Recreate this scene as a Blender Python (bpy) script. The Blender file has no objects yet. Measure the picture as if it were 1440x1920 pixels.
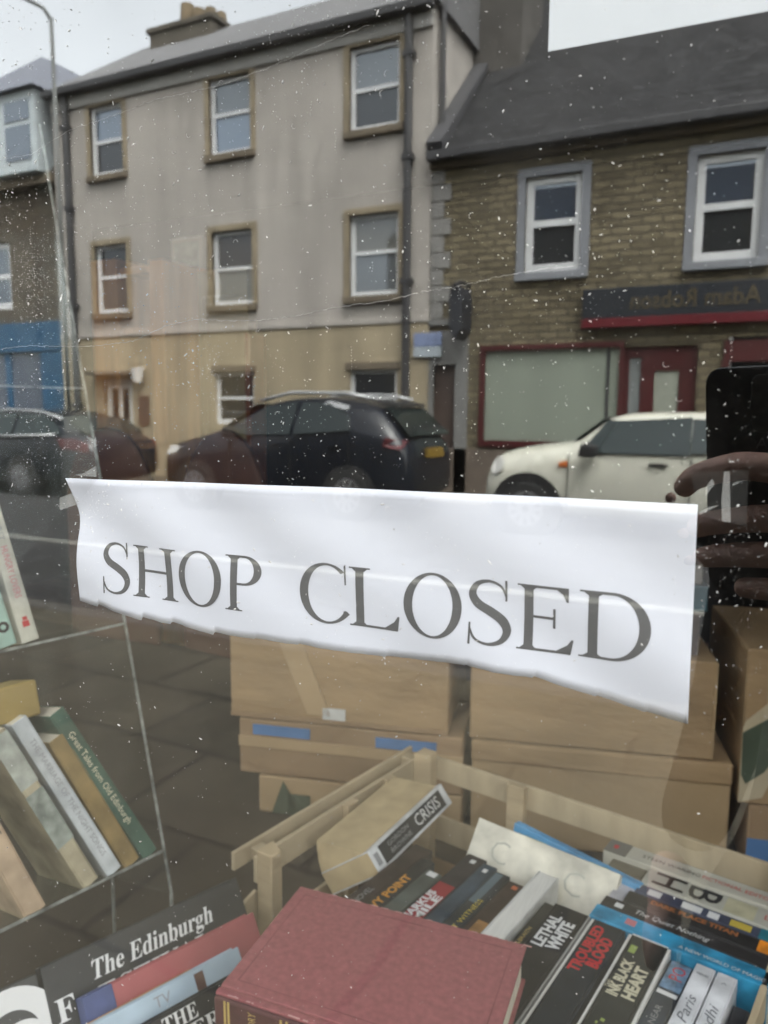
import bpy, bmesh, math, random
from mathutils import Vector, Matrix
rad = math.radians
rng = random.Random(7)
S = bpy.context.scene

# ---------------------------------------------------------------- camera, sky, sun, exposure
CAM = Vector((0.0, -0.275, 1.45))
FWD = Vector((-0.4378, 0.8898, -0.1288)).normalized()
RGT = Vector((0.897, 0.4417, 0.007))
RGT = (RGT - FWD * RGT.dot(FWD)).normalized()
UPV = RGT.cross(FWD)
cd = bpy.data.cameras.new("camera")
cam = bpy.data.objects.new("camera", cd)
S.collection.objects.link(cam)
m3 = Matrix((RGT, UPV, -FWD)).transposed()
cam.matrix_world = Matrix.Translation(CAM) @ m3.to_4x4()
cd.sensor_fit = 'AUTO'
cd.sensor_width = 36.0
cd.lens = 27.04
cd.clip_start = 0.01
cd.clip_end = 600
cd.dof.use_dof = True
cd.dof.focus_distance = 0.40
cd.dof.aperture_fstop = 13
S.camera = cam

SUN_EL, SUN_AZ = 62, 50         # soft veiled sun, high, behind the shop and to the right
w = bpy.data.worlds.new("World")
S.world = w
w.use_nodes = True
nt = w.node_tree
bg = nt.nodes["Background"]
sky = nt.nodes.new("ShaderNodeTexSky")
sky.sky_type = 'NISHITA'
sky.sun_disc = False
sky.sun_elevation = rad(SUN_EL)
sky.sun_rotation = rad(SUN_AZ)
sky.air_density = 1.0
sky.dust_density = 10.0
hs = nt.nodes.new("ShaderNodeHueSaturation")      # overcast: a pale, nearly grey sky
hs.inputs["Saturation"].default_value = 0.2
nt.links.new(sky.outputs[0], hs.inputs["Color"])
tcw = nt.nodes.new("ShaderNodeTexCoord")           # banks of brighter cloud
cln = nt.nodes.new("ShaderNodeTexNoise")
cln.inputs["Scale"].default_value = 2.2
cln.inputs["Detail"].default_value = 5
nt.links.new(tcw.outputs["Generated"], cln.inputs["Vector"])
clr = nt.nodes.new("ShaderNodeMapRange")
clr.inputs["From Min"].default_value = 0.3
clr.inputs["From Max"].default_value = 0.7
clr.inputs["To Min"].default_value = 2.1
clr.inputs["To Max"].default_value = 3.1
nt.links.new(cln.outputs["Fac"], clr.inputs["Value"])
vm = nt.nodes.new("ShaderNodeVectorMath")
vm.operation = 'SCALE'
nt.links.new(hs.outputs[0], vm.inputs[0])
sxy = nt.nodes.new("ShaderNodeSeparateXYZ")
nt.links.new(tcw.outputs["Generated"], sxy.inputs[0])
low = nt.nodes.new("ShaderNodeMapRange")           # thinner cloud, so brighter, towards the horizon
low.inputs["From Min"].default_value = 0.15
low.inputs["From Max"].default_value = 0.8
low.inputs["To Min"].default_value = 1.65
low.inputs["To Max"].default_value = 0.85
nt.links.new(sxy.outputs["Z"], low.inputs["Value"])
mul = nt.nodes.new("ShaderNodeMath")
mul.operation = 'MULTIPLY'
nt.links.new(clr.outputs[0], mul.inputs[0])
nt.links.new(low.outputs[0], mul.inputs[1])
nt.links.new(mul.outputs[0], vm.inputs["Scale"])
nt.links.new(vm.outputs[0], bg.inputs[0])
bg.inputs[1].default_value = 0.15
sl = bpy.data.lights.new("sun", 'SUN')
sl.energy = 0.5
sl.angle = rad(40)
sl.color = (1.0, 0.95, 0.88)
sun = bpy.data.objects.new("sun", sl)
S.collection.objects.link(sun)
sd = Vector((math.sin(rad(SUN_AZ)) * math.cos(rad(SUN_EL)), math.cos(rad(SUN_AZ)) * math.cos(rad(SUN_EL)), math.sin(rad(SUN_EL))))
sun.rotation_euler = sd.to_track_quat('Z', 'Y').to_euler()
sun.location = (0, 0, 30)
S.view_settings.view_transform = 'Standard'
S.view_settings.look = 'None'
S.view_settings.exposure = 1.95
S.view_settings.gamma = 1
S.cycles.max_bounces = 10
S.cycles.transparent_max_bounces = 16
S.cycles.caustics_reflective = False
S.cycles.caustics_refractive = False
S.cycles.use_denoising = True

# ---------------------------------------------------------------- materials
MATS = {}


def mat(name, col, rough=0.6, var=0.12, scale=8.0, bump=0.0, bscale=None, metal=0.0, spec=0.5, coat=0.0, stretch=None, stain=0.0):
    """Principled surface with procedural mottling (and optional fine bump)."""
    if name in MATS:
        return MATS[name]
    m = bpy.data.materials.new(name)
    m.use_nodes = True
    n, l = m.node_tree.nodes, m.node_tree.links
    p = n["Principled BSDF"]
    p.inputs["Roughness"].default_value = rough
    p.inputs["Metallic"].default_value = metal
    p.inputs["Specular IOR Level"].default_value = spec
    p.inputs["Coat Weight"].default_value = coat
    tc = n.new("ShaderNodeTexCoord")
    src = tc.outputs["Object"]
    if stretch:
        mp = n.new("ShaderNodeMapping")
        mp.inputs["Scale"].default_value = stretch
        l.new(src, mp.inputs[0])
        src = mp.outputs[0]
    no = n.new("ShaderNodeTexNoise")
    no.inputs["Scale"].default_value = scale
    no.inputs["Detail"].default_value = 6
    l.new(src, no.inputs["Vector"])
    r = n.new("ShaderNodeValToRGB")
    r.color_ramp.elements[0].position = 0.3
    r.color_ramp.elements[1].position = 0.7
    r.color_ramp.elements[0].color = tuple(c * (1 - var) for c in col) + (1,)
    r.color_ramp.elements[1].color = tuple(min(1, c * (1 + var)) for c in col) + (1,)
    l.new(no.outputs["Fac"], r.inputs[0])
    l.new(r.outputs[0], p.inputs["Base Color"])
    if stain:
        ns = n.new("ShaderNodeTexNoise")
        ns.inputs["Scale"].default_value = 1.0
        ns.inputs["Detail"].default_value = 9
        ns.inputs["Roughness"].default_value = 0.65
        ms = n.new("ShaderNodeMapping")
        ms.inputs["Scale"].default_value = (2.6, 2.6, 0.35)
        l.new(tc.outputs["Object"], ms.inputs[0])
        l.new(ms.outputs[0], ns.inputs["Vector"])
        rs = n.new("ShaderNodeMapRange")
        rs.inputs["From Min"].default_value = 0.35
        rs.inputs["From Max"].default_value = 0.7
        rs.inputs["To Min"].default_value = 1.0
        rs.inputs["To Max"].default_value = 1.0 - stain
        l.new(ns.outputs["Fac"], rs.inputs["Value"])
        vs = n.new("ShaderNodeVectorMath")
        vs.operation = 'SCALE'
        l.new(r.outputs[0], vs.inputs[0])
        l.new(rs.outputs[0], vs.inputs["Scale"])
        l.new(vs.outputs[0], p.inputs["Base Color"])
    if bump:
        nb = n.new("ShaderNodeTexNoise")
        nb.inputs["Scale"].default_value = bscale or scale * 6
        nb.inputs["Detail"].default_value = 4
        l.new(src, nb.inputs["Vector"])
        b = n.new("ShaderNodeBump")
        b.inputs["Strength"].default_value = bump
        b.inputs["Distance"].default_value = 0.01
        l.new(nb.outputs["Fac"], b.inputs["Height"])
        l.new(b.outputs[0], p.inputs["Normal"])
    MATS[name] = m
    return m


def brick_mat(name, c1, c2, cm, bw, bh, mortar=0.012, axes="xz", rough=0.85, squash=1.0, bump=0.6, spec=0.3):
    if name in MATS:
        return MATS[name]
    m = bpy.data.materials.new(name)
    m.use_nodes = True
    n, l = m.node_tree.nodes, m.node_tree.links
    p = n["Principled BSDF"]
    p.inputs["Roughness"].default_value = rough
    p.inputs["Specular IOR Level"].default_value = spec
    tc = n.new("ShaderNodeTexCoord")
    sx = n.new("ShaderNodeSeparateXYZ")
    l.new(tc.outputs["Object"], sx.inputs[0])
    no = n.new("ShaderNodeTexNoise")
    no.inputs["Scale"].default_value = 3.0
    l.new(tc.outputs["Object"], no.inputs["Vector"])
    cx = n.new("ShaderNodeCombineXYZ")
    l.new(sx.outputs[axes[0].upper()], cx.inputs[0])
    l.new(sx.outputs[axes[1].upper()], cx.inputs[1])
    ad = n.new("ShaderNodeMixRGB")
    ad.blend_type = 'ADD'
    ad.inputs[0].default_value = 0.06
    l.new(cx.outputs[0], ad.inputs[1])
    l.new(no.outputs["Color"], ad.inputs[2])
    b = n.new("ShaderNodeTexBrick")
    b.inputs["Color1"].default_value = (*c1, 1)
    b.inputs["Color2"].default_value = (*c2, 1)
    b.inputs["Mortar"].default_value = (*cm, 1)
    b.inputs["Scale"].default_value = 1.0
    b.inputs["Mortar Size"].default_value = mortar
    b.inputs["Brick Width"].default_value = bw
    b.inputs["Row Height"].default_value = bh
    b.squash = squash
    l.new(ad.outputs[0], b.inputs["Vector"])
    n2 = n.new("ShaderNodeTexNoise")
    n2.inputs["Scale"].default_value = 2.2
    n2.inputs["Detail"].default_value = 8
    l.new(tc.outputs["Object"], n2.inputs["Vector"])
    mx = n.new("ShaderNodeMixRGB")
    mx.blend_type = 'OVERLAY'
    mx.inputs[0].default_value = 0.55
    l.new(b.outputs["Color"], mx.inputs[1])
    l.new(n2.outputs["Fac"], mx.inputs[2])
    l.new(mx.outputs[0], p.inputs["Base Color"])
    bp = n.new("ShaderNodeBump")
    bp.inputs["Strength"].default_value = bump
    bp.inputs["Distance"].default_value = 0.02
    inv = n.new("ShaderNodeMath")
    inv.operation = 'SUBTRACT'
    inv.inputs[0].default_value = 1.0
    l.new(b.outputs["Fac"], inv.inputs[1])
    l.new(inv.outputs[0], bp.inputs["Height"])
    l.new(bp.outputs[0], p.inputs["Normal"])
    MATS[name] = m
    return m


def clear_mat(name, refl, tint=(1, 1, 1), fres=0.0, rough=0.0, smear=0.0):
    """Thin clear sheet: part mirror, the rest straight through."""
    m = bpy.data.materials.new(name)
    m.use_nodes = True
    n, l = m.node_tree.nodes, m.node_tree.links
    n.remove(n["Principled BSDF"])
    t = n.new("ShaderNodeBsdfTransparent")
    t.inputs[0].default_value = (*tint, 1)
    g = n.new("ShaderNodeBsdfGlossy")
    g.inputs["Roughness"].default_value = rough
    g.inputs["Color"].default_value = (0.97, 1.0, 0.98, 1)
    mx = n.new("ShaderNodeMixShader")
    ge = n.new("ShaderNodeNewGeometry")          # Schlick, the same from both sides of the sheet
    dt = n.new("ShaderNodeVectorMath")
    dt.operation = 'DOT_PRODUCT'
    l.new(ge.outputs["Incoming"], dt.inputs[0])
    l.new(ge.outputs["Normal"], dt.inputs[1])
    ab = n.new("ShaderNodeMath")
    ab.operation = 'ABSOLUTE'
    l.new(dt.outputs["Value"], ab.inputs[0])
    om = n.new("ShaderNodeMath")
    om.operation = 'SUBTRACT'
    om.inputs[0].default_value = 1.0
    l.new(ab.outputs[0], om.inputs[1])
    f = n.new("ShaderNodeMath")
    f.operation = 'POWER'
    f.inputs[1].default_value = 4.0
    l.new(om.outputs[0], f.inputs[0])
    ma = n.new("ShaderNodeMath")
    ma.operation = 'MULTIPLY_ADD'
    ma.inputs[1].default_value = fres
    ma.inputs[2].default_value = refl
    l.new(f.outputs[0], ma.inputs[0])
    l.new(ma.outputs[0], mx.inputs[0])
    l.new(t.outputs[0], mx.inputs[1])
    l.new(g.outputs[0], mx.inputs[2])
    end = mx.outputs[0]
    if smear:                                    # greasy film: thin, uneven, wiped in arcs
        tc = n.new("ShaderNodeTexCoord")
        mp = n.new("ShaderNodeMapping")
        mp.inputs["Scale"].default_value = (9, 9, 4)
        mp.inputs["Rotation"].default_value = (0, 0.5, 0)
        l.new(tc.outputs["Object"], mp.inputs[0])
        ns = n.new("ShaderNodeTexNoise")
        ns.inputs["Scale"].default_value = 1.6
        ns.inputs["Detail"].default_value = 9
        ns.inputs["Roughness"].default_value = 0.68
        ns.inputs["Distortion"].default_value = 1.2
        l.new(mp.outputs[0], ns.inputs["Vector"])
        mr = n.new("ShaderNodeMapRange")
        mr.inputs["From Min"].default_value = 0.42
        mr.inputs["From Max"].default_value = 0.75
        mr.inputs["To Min"].default_value = smear * 0.05
        mr.inputs["To Max"].default_value = smear
        l.new(ns.outputs["Fac"], mr.inputs["Value"])
        df = n.new("ShaderNodeBsdfDiffuse")
        df.inputs[0].default_value = (0.7, 0.69, 0.64, 1)
        m2 = n.new("ShaderNodeMixShader")
        l.new(mr.outputs[0], m2.inputs[0])
        l.new(mx.outputs[0], m2.inputs[1])
        l.new(df.outputs[0], m2.inputs[2])
        end = m2.outputs[0]
    l.new(end, n["Material Output"].inputs[0])
    return m


def veil_mat(name, col, cover):
    """Clear tape: mostly see-through, a little milky."""
    m = bpy.data.materials.new(name)
    m.use_nodes = True
    n, l = m.node_tree.nodes, m.node_tree.links
    p = n["Principled BSDF"]
    p.inputs["Base Color"].default_value = (*col, 1)
    p.inputs["Roughness"].default_value = 0.15
    p.inputs["Alpha"].default_value = cover
    tc = n.new("ShaderNodeTexCoord")
    no = n.new("ShaderNodeTexNoise")
    no.inputs["Scale"].default_value = 90
    l.new(tc.outputs["Object"], no.inputs["Vector"])
    r = n.new("ShaderNodeMath")
    r.operation = 'MULTIPLY'
    r.inputs[1].default_value = cover * 2
    l.new(no.outputs["Fac"], r.inputs[0])
    l.new(r.outputs[0], p.inputs["Alpha"])
    return m


def pane_mat(name, col, gloss, spec=0.5):
    """Window pane of a far house: dark room behind, sky mirrored in it."""
    m = bpy.data.materials.new(name)
    m.use_nodes = True
    n, l = m.node_tree.nodes, m.node_tree.links
    p = n["Principled BSDF"]
    p.inputs["Base Color"].default_value = (*col, 1)
    p.inputs["Roughness"].default_value = 0.04
    p.inputs["Specular IOR Level"].default_value = spec
    g = n.new("ShaderNodeBsdfGlossy")
    g.inputs["Roughness"].default_value = 0.02
    g.inputs["Color"].default_value = (0.8, 0.9, 1.0, 1)
    tc = n.new("ShaderNodeTexCoord")
    no = n.new("ShaderNodeTexNoise")
    no.inputs["Scale"].default_value = 1.6
    l.new(tc.outputs["Object"], no.inputs["Vector"])
    b = n.new("ShaderNodeBump")
    b.inputs["Strength"].default_value = 0.05
    l.new(no.outputs["Fac"], b.inputs["Height"])
    l.new(b.outputs[0], g.inputs["Normal"])
    mx = n.new("ShaderNodeMixShader")
    mx.inputs[0].default_value = gloss
    l.new(p.outputs[0], mx.inputs[1])
    l.new(g.outputs[0], mx.inputs[2])
    l.new(mx.outputs[0], n["Material Output"].inputs[0])
    return m


# ---------------------------------------------------------------- mesh helpers
class MB:
    """Collects boxes, tubes, prisms; build() links them as ONE mesh object. street=True: points are given by
    their distance from the shop window towards the houses opposite (y turned to the street side)."""

    def __init__(self, street=False):
        self.v, self.f, self.street = [], [], street

    def quad(self, *pts):
        i = len(self.v)
        self.v += [tuple(p) for p in pts]
        self.f.append(tuple(range(i, i + len(pts))))
        return self

    def box(self, x0, x1, y0, y1, z0, z1, M=None):
        i = len(self.v)
        ps = [(x, y, z) for z in (z0, z1) for y in (y0, y1) for x in (x0, x1)]
        if M is not None:
            ps = [tuple(M @ Vector(p)) for p in ps]
        self.v += ps
        for q in ((0, 2, 3, 1), (4, 5, 7, 6), (0, 1, 5, 4), (2, 6, 7, 3), (0, 4, 6, 2), (1, 3, 7, 5)):
            self.f.append(tuple(i + k for k in q))
        return self

    def prism(self, pts, a, b):
        """pts: outline of 3D points; extruded by vector b-a (a ignored if 0)."""
        d = Vector(b) - Vector(a)
        i, n = len(self.v), len(pts)
        self.v += [tuple(p) for p in pts] + [tuple(Vector(p) + d) for p in pts]
        self.f.append(tuple(range(i, i + n)))
        self.f.append(tuple(range(i + 2 * n - 1, i + n - 1, -1)))
        for k in range(n):
            self.f.append((i + k, i + (k + 1) % n, i + n + (k + 1) % n, i + n + k))
        return self

    def tube(self, pts, r, seg=8, r1=None):
        pts = [Vector(p) for p in pts]
        rings = []
        for k, p in enumerate(pts):
            d = (pts[min(k + 1, len(pts) - 1)] - pts[max(k - 1, 0)]).normalized()
            a = d.orthogonal().normalized() if k == 0 else (pa - d * pa.dot(d)).normalized()
            pa = a
            b = d.cross(a)
            rr = r if r1 is None else r + (r1 - r) * k / (len(pts) - 1)
            i = len(self.v)
            self.v += [tuple(p + (a * math.cos(t) + b * math.sin(t)) * rr) for t in [2 * math.pi * j / seg for j in range(seg)]]
            rings.append(i)
        for i, j in zip(rings, rings[1:]):
            for k in range(seg):
                self.f.append((i + k, i + (k + 1) % seg, j + (k + 1) % seg, j + k))
        self.f.append(tuple(rings[0] + k for k in range(seg)))
        self.f.append(tuple(rings[-1] + k for k in reversed(range(seg))))
        return self

    def build(self, name, m, parent=None, bevel=0.0, smooth=False, M=None, sub=0, fix=True):
        me = bpy.data.meshes.new(name)
        vs = [Vector(p) for p in self.v]
        if M is not None:
            vs = [M @ p for p in vs]
        if self.street:
            vs = [Vector((p.x, -p.y, p.z)) for p in vs]
        org = Vector((0, 0, 0))
        me.from_pydata([tuple(p - org) for p in vs], [], self.f)
        if fix:
            bm = bmesh.new()
            bm.from_mesh(me)
            bmesh.ops.recalc_face_normals(bm, faces=bm.faces)
            bm.to_mesh(me)
            bm.free()
        for x in (m if isinstance(m, (list, tuple)) else [m]):
            me.materials.append(x)
        o = bpy.data.objects.new(name, me)
        S.collection.objects.link(o)
        if parent is not None:
            o.parent = parent
            o.matrix_parent_inverse = parent.matrix_basis.inverted()
        if smooth:
            for p in me.polygons:
                p.use_smooth = True
        if bevel:
            b = o.modifiers.new("edge", 'BEVEL')
            b.width = bevel
            b.segments = 2
            b.limit_method = 'ANGLE'
        if sub:
            s = o.modifiers.new("sub", 'SUBSURF')
            s.levels = s.render_levels = sub
        return o


def thing(name, label, cat, loc=(0, 0, 0), group=None):
    o = bpy.data.objects.new(name, None)
    o.empty_display_size = 0.1
    S.collection.objects.link(o)
    o.location = loc
    o["label"], o["category"] = label, cat
    if group:
        o["group"] = group
    o.matrix_basis = Matrix.Translation(loc)
    return o


def tag(o, label, cat, group=None):
    o["label"], o["category"] = label, cat
    if group:
        o["group"] = group
    return o


def kind(o, k="structure"):
    o["kind"] = k
    return o


def text_mesh(s, size, offset=0.0, shear=0.0, sx=1.0, align='CENTER'):
    """Letters as (verts, faces) in the xy plane, height `size`."""
    c = bpy.data.curves.new("letters", 'FONT')
    c.body = s
    c.size = size
    c.align_x = align
    c.align_y = 'CENTER'
    c.offset = offset
    c.shear = shear
    c.resolution_u = 2
    c.fill_mode = 'FRONT'
    o = bpy.data.objects.new("letters", c)
    S.collection.objects.link(o)
    dg = bpy.context.evaluated_depsgraph_get()
    me = bpy.data.meshes.new_from_object(o.evaluated_get(dg))
    vs = [(v.co.x * sx, v.co.y) for v in me.vertices]
    fs = [tuple(p.vertices) for p in me.polygons]
    bpy.data.objects.remove(o)
    bpy.data.curves.remove(c)
    bpy.data.meshes.remove(me)
    return vs, fs


def letters(s, size, org, right, up, m, parent, name="lettering", lift=0.0004, fit=None, **k):
    """Text lying on a surface: org centre, right = reading direction, up = letter-up. fit: width to squeeze into."""
    right, up, org = Vector(right).normalized(), Vector(up).normalized(), Vector(org)
    nrm = right.cross(up).normalized()
    vs, fs = text_mesh(s, size, **k)
    if not vs:
        return None
    sc = 1.0
    if fit:
        w = max(v[0] for v in vs) - min(v[0] for v in vs)
        sc = fit / w
    b = MB()
    b.v = [tuple(org + right * (x * sc) + up * y + nrm * lift) for x, y in vs]
    b.f = fs
    return b.build(name, m, parent, fix=False)


# ================================================================ the street (reflected in the window)
asphalt = mat("asphalt", (0.03, 0.03, 0.031), 0.95, 0.25, 1.2, 0.3, 60, spec=0.15)
slabs = brick_mat("paving_slabs", (0.065, 0.057, 0.041), (0.05, 0.045, 0.033), (0.028, 0.025, 0.02), 0.75, 0.5, 0.013, "xy", 0.85, bump=0.3)
kerbst = mat("kerb_stone", (0.06, 0.055, 0.048), 0.85, 0.2, 4, 0.2)
XL, XR = -60, 45
kind(MB(True).quad((-200, -100, -0.02), (200, -100, -0.02), (200, 200, -0.02), (-200, 200, -0.02)).build("ground", mat("earth", (0.1, 0.1, 0.08), 0.95)))
kind(MB(True).quad((XL, 3.3, 0), (XR, 3.3, 0), (XR, 10.45, 0), (XL, 10.45, 0)).build("road", asphalt))
kind(MB(True).box(XL, XR, 0.0, 3.3, -0.01, 0.10).build("pavement", slabs))
kind(MB(True).box(XL, XR, 10.6, 12.0, -0.01, 0.10).build("pavement", slabs))
kind(MB(True).box(XL, XR, 3.3, 3.45, -0.01, 0.104).build("kerb", kerbst, bevel=0.01))
kind(MB(True).box(XL, XR, 10.45, 10.6, -0.01, 0.104).build("kerb", kerbst, bevel=0.01))
paintw = mat("road_paint", (0.13, 0.13, 0.12), 0.9, 0.35, 9, spec=0.15)
kind(MB(True).quad((XL, 5.62, 0.004), (XR, 5.62, 0.004), (XR, 5.78, 0.004), (XL, 5.78, 0.004)).build("road_marking", paintw))

FY = 12.0  # distance of the house fronts opposite


def wall_front(b, x0, x1, z0, z1, Y, holes, depth=0.16):
    """Front of a wall with openings: faces of a grid, less the openings, plus their reveals."""
    xs = sorted({x0, x1, *[h[0] for h in holes], *[h[1] for h in holes]})
    zs = sorted({z0, z1, *[h[2] for h in holes], *[h[3] for h in holes]})
    for a, c in zip(xs, xs[1:]):
        for d, e in zip(zs, zs[1:]):
            mx, mz = (a + c) / 2, (d + e) / 2
            if any(h[0] < mx < h[1] and h[2] < mz < h[3] for h in holes):
                continue
            b.quad((a, Y, d), (c, Y, d), (c, Y, e), (a, Y, e))
    for h in holes:
        a, c, d, e = h[:4]
        k = Y + depth
        b.quad((a, Y, d), (a, k, d), (a, k, e), (a, Y, e))
        b.quad((c, Y, d), (c, k, d), (c, k, e), (c, Y, e))
        b.quad((a, Y, d), (c, Y, d), (c, k, d), (a, k, d))
        b.quad((a, Y, e), (c, Y, e), (c, k, e), (a, k, e))


pane_sky = pane_mat("pane_upper", (0.04, 0.052, 0.075), 0.22)  # sky reflection partly painted in: bluer base and more gloss than lower panes
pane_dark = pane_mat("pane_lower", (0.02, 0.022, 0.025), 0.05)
white_paint = mat("white_frame", (0.6, 0.61, 0.62), 0.45, 0.05, 3)
tan_stone = mat("tan_sandstone", (0.23, 0.19, 0.13), 0.9, 0.22, 3, 0.2)
dark_stone = mat("sill_stone", (0.13, 0.105, 0.075), 0.9, 0.2, 4)


def sash(parent, x0, x1, z0, z1, Y, fw=0.06, fm=white_paint, split=0.5, up=None, lo=None, label=None):
    """Sash window in an opening: white frame with meeting rail; two panes as its sub-parts."""
    b = MB(True)
    zm = z0 + (z1 - z0) * split
    y0, y1 = Y + 0.07, Y + 0.15
    b.box(x0, x0 + fw, y0, y1, z0, z1).box(x1 - fw, x1, y0, y1, z0, z1)
    b.box(x0 + fw, x1 - fw, y0, y1, z0, z0 + fw * 1.3).box(x0 + fw, x1 - fw, y0, y1, z1 - fw, z1)
    b.box(x0 + fw, x1 - fw, y0 + 0.005, y1 - 0.005, zm - fw * 0.45, zm + fw * 0.45)
    o = b.build("window", fm, parent)
    MB(True).box(x0 + fw, x1 - fw, y0 + 0.045, y0 + 0.055, zm + fw * 0.45, z1 - fw).build("pane", up or pane_sky, o)
    MB(True).box(x0 + fw, x1 - fw, y0 + 0.045, y0 + 0.055, z0 + fw * 1.3, zm - fw * 0.45).build("pane", lo or pane_dark, o)
    return o


def surround(parent, x0, x1, z0, z1, Y, wd, m, sill=True, proud=0.03, sm=None, so=0.1):
    b = MB(True)
    b.box(x0 - wd, x0, Y - proud, Y + 0.05, z0, z1).box(x1, x1 + wd, Y - proud, Y + 0.05, z0, z1)
    b.box(x0 - wd, x1 + wd, Y - proud - 0.002, Y + 0.05, z1, z1 + wd)
    b.build("window_surround", m, parent, bevel=0.006)
    if sill:
        MB(True).box(x0 - so, x1 + so, Y - 0.1, Y + 0.06, z0 - 0.12, z0).build("window_sill", sm or dark_stone, parent, bevel=0.01)


# ---- cream three-storey house
slate = brick_mat("roof_slate", (0.034, 0.034, 0.036), (0.026, 0.026, 0.028), (0.018, 0.018, 0.019), 0.24, 0.13, 0.012, "xz", 0.9, spec=0.15)
render_grey = mat("grey_render", (0.39, 0.362, 0.33), 0.9, 0.07, 0.6, 0.15, 25, stain=0.3)
render_cream = mat("cream_render", (0.37, 0.31, 0.21), 0.9, 0.08, 0.8, 0.15, 25, stain=0.35)
black_iron = mat("black_iron", (0.03, 0.03, 0.033), 0.5, 0.2, 5)
house = thing("terraced_house", "three-storey terraced house with pale grey render above cream ground floor", "house", (-9.4, -FY, 0.1))
cols = [(-12.83, -11.95), (-9.76, -8.82), (-6.75, -5.8)]
rows = [(6.22, 7.58), (3.46, 4.84), (1.2, 2.2)]
up_holes = [(a, c, d, e) for (a, c) in cols for (d, e) in rows[:2]]
lo_holes = [(a, c, *rows[2]) for (a, c) in cols[1:]] + [(-12.72, -11.9, 0.1, 2.15)]
b = MB(True)
wall_front(b, -13.9, -5.21, 3.02, 8.0, FY, up_holes)
b.quad((-5.21, FY, 3.02), (-5.21, FY + 1.85, 3.02), (-5.21, FY + 1.85, 9.2), (-5.21, FY, 8.0))
b.quad((-13.9, FY, 3.02), (-13.9, FY + 5, 3.02), (-13.9, FY + 5, 8.0), (-13.9, FY, 8.0))
b.build("upper_wall", render_grey, house)
b = MB(True)
wall_front(b, -13.9, -5.21, 0.0, 3.02, FY - 0.02, lo_holes)
b.quad((-5.21, FY - 0.02, 0), (-5.21, FY + 5, 0), (-5.21, FY + 5, 3.02), (-5.21, FY - 0.02, 3.02))
b.quad((-13.9, FY - 0.02, 0), (-13.9, FY + 5, 0), (-13.9, FY + 5, 3.02), (-13.9, FY - 0.02, 3.02))
b.build("ground_floor_wall", render_cream, house)
MB(True).box(-13.9, -5.2, FY - 0.05, FY + 0.01, 2.97, 3.07).build("string_course", render_grey, house, bevel=0.01)
rb = MB(True)
RZ = 10.15
rb.prism([(-14.05, FY - 0.2, 7.98), (-14.05, FY + 3, RZ), (-14.05, FY + 6, 7.98)], (0, 0, 0), (8.95, 0, 0))
rf = rb.build("roof", mat("pale_slate", (0.13, 0.13, 0.135), 0.8, 0.25, 2.5, 0.4, 14, stretch=(2, 1, 6)), house)
cb = MB(True).box(-13.4, -11.6, FY + 2.45, FY + 3.6, 8.5, 10.1).box(-13.47, -11.53, FY + 2.4, FY + 3.65, 10.1, 10.22)
cb.build("chimney", mat("chimney_stone", (0.09, 0.08, 0.065), 0.95, 0.3, 2, 0.3), rf, bevel=0.02)
for cx, ch, cr in ((-12.72, 0.62, 0.2), (-12.05, 0.4, 0.17), (-11.75, 0.25, 0.14), (-12.38, 0.46, 0.16)):
    MB(True).tube([(cx, FY + 3, 10.22), (cx, FY + 3, 10.22 + ch)], cr, 10, cr * 0.75).build("chimney_pot", mat("clay_pot", (0.16, 0.12, 0.075), 0.9, 0.2, 3), rf)
MB(True).box(-13.95, -5.15, FY - 0.26, FY - 0.06, 7.86, 8.0).build("gutter", black_iron, house, bevel=0.02)
MB(True).box(-13.9, -5.2, FY - 0.06, FY + 0.0, 7.62, 7.86).build("eaves_cornice", mat("cornice", (0.3, 0.295, 0.28), 0.9), house, bevel=0.02)
for px, yo in ((-13.42, -0.1), (-5.6, -0.1)):
    dp = MB(True).tube([(px, FY + yo, 0.1), (px, FY + yo, 7.85)], 0.07, 10)
    for z in (1.5, 3.6, 5.6, 7.2):
        dp.box(px - 0.1, px + 0.1, FY + yo - 0.075, FY - 0.02, z, z + 0.09)
    dp.build("downpipe", black_iron, house, smooth=False)
MB(True).tube([(-5.12, FY + 0.22, 5.9), (-5.12, FY + 0.22, 8.4)], 0.05, 8).build("downpipe", black_iron, house)
pv = {q: pane_mat("pane_" + q, *v) for q, v in dict(blue=((0.07, 0.1, 0.15), 0.2), pale=((0.11, 0.12, 0.13), 0.12), net=((0.14, 0.14, 0.13), 0.06), dark=((0.02, 0.02, 0.022), 0.06), brown=((0.06, 0.05, 0.042), 0.05)).items()}  # the blue pane has sky reflection put into its base colour
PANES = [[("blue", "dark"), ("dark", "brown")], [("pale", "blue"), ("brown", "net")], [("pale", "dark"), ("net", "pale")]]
for ci, (a, c) in enumerate(cols):
    for r, (d, e) in enumerate(rows[:2]):
        q = PANES[ci][r]
        sash(house, a, c, d, e, FY, 0.07, up=pv[q[0]], lo=pv[q[1]], split=0.5 + 0.04 * ((ci + r) % 2))
        surround(house, a, c, d, e, FY, 0.11, tan_stone)
for (a, c) in cols[1:]:
    sash(house, a, c, *rows[2], FY - 0.02, 0.07, up=pane_dark)
    MB(True).box(a - 0.05, c + 0.05, FY - 0.06, FY, rows[2][1], rows[2][1] + 0.12).build("window_lintel", dark_stone, house)
dr = MB(True).box(-12.72, -11.9, FY + 0.08, FY + 0.14, 0.1, 2.1)
dr.box(-12.68, -12.56, FY + 0.04, FY + 0.08, 0.15, 2.05).box(-12.06, -11.94, FY + 0.04, FY + 0.08, 0.15, 2.05)
dr.box(-12.56, -12.06, FY + 0.045, FY + 0.08, 1.02, 1.2).box(-12.36, -12.26, FY + 0.045, FY + 0.08, 0.2, 1.9)
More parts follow.
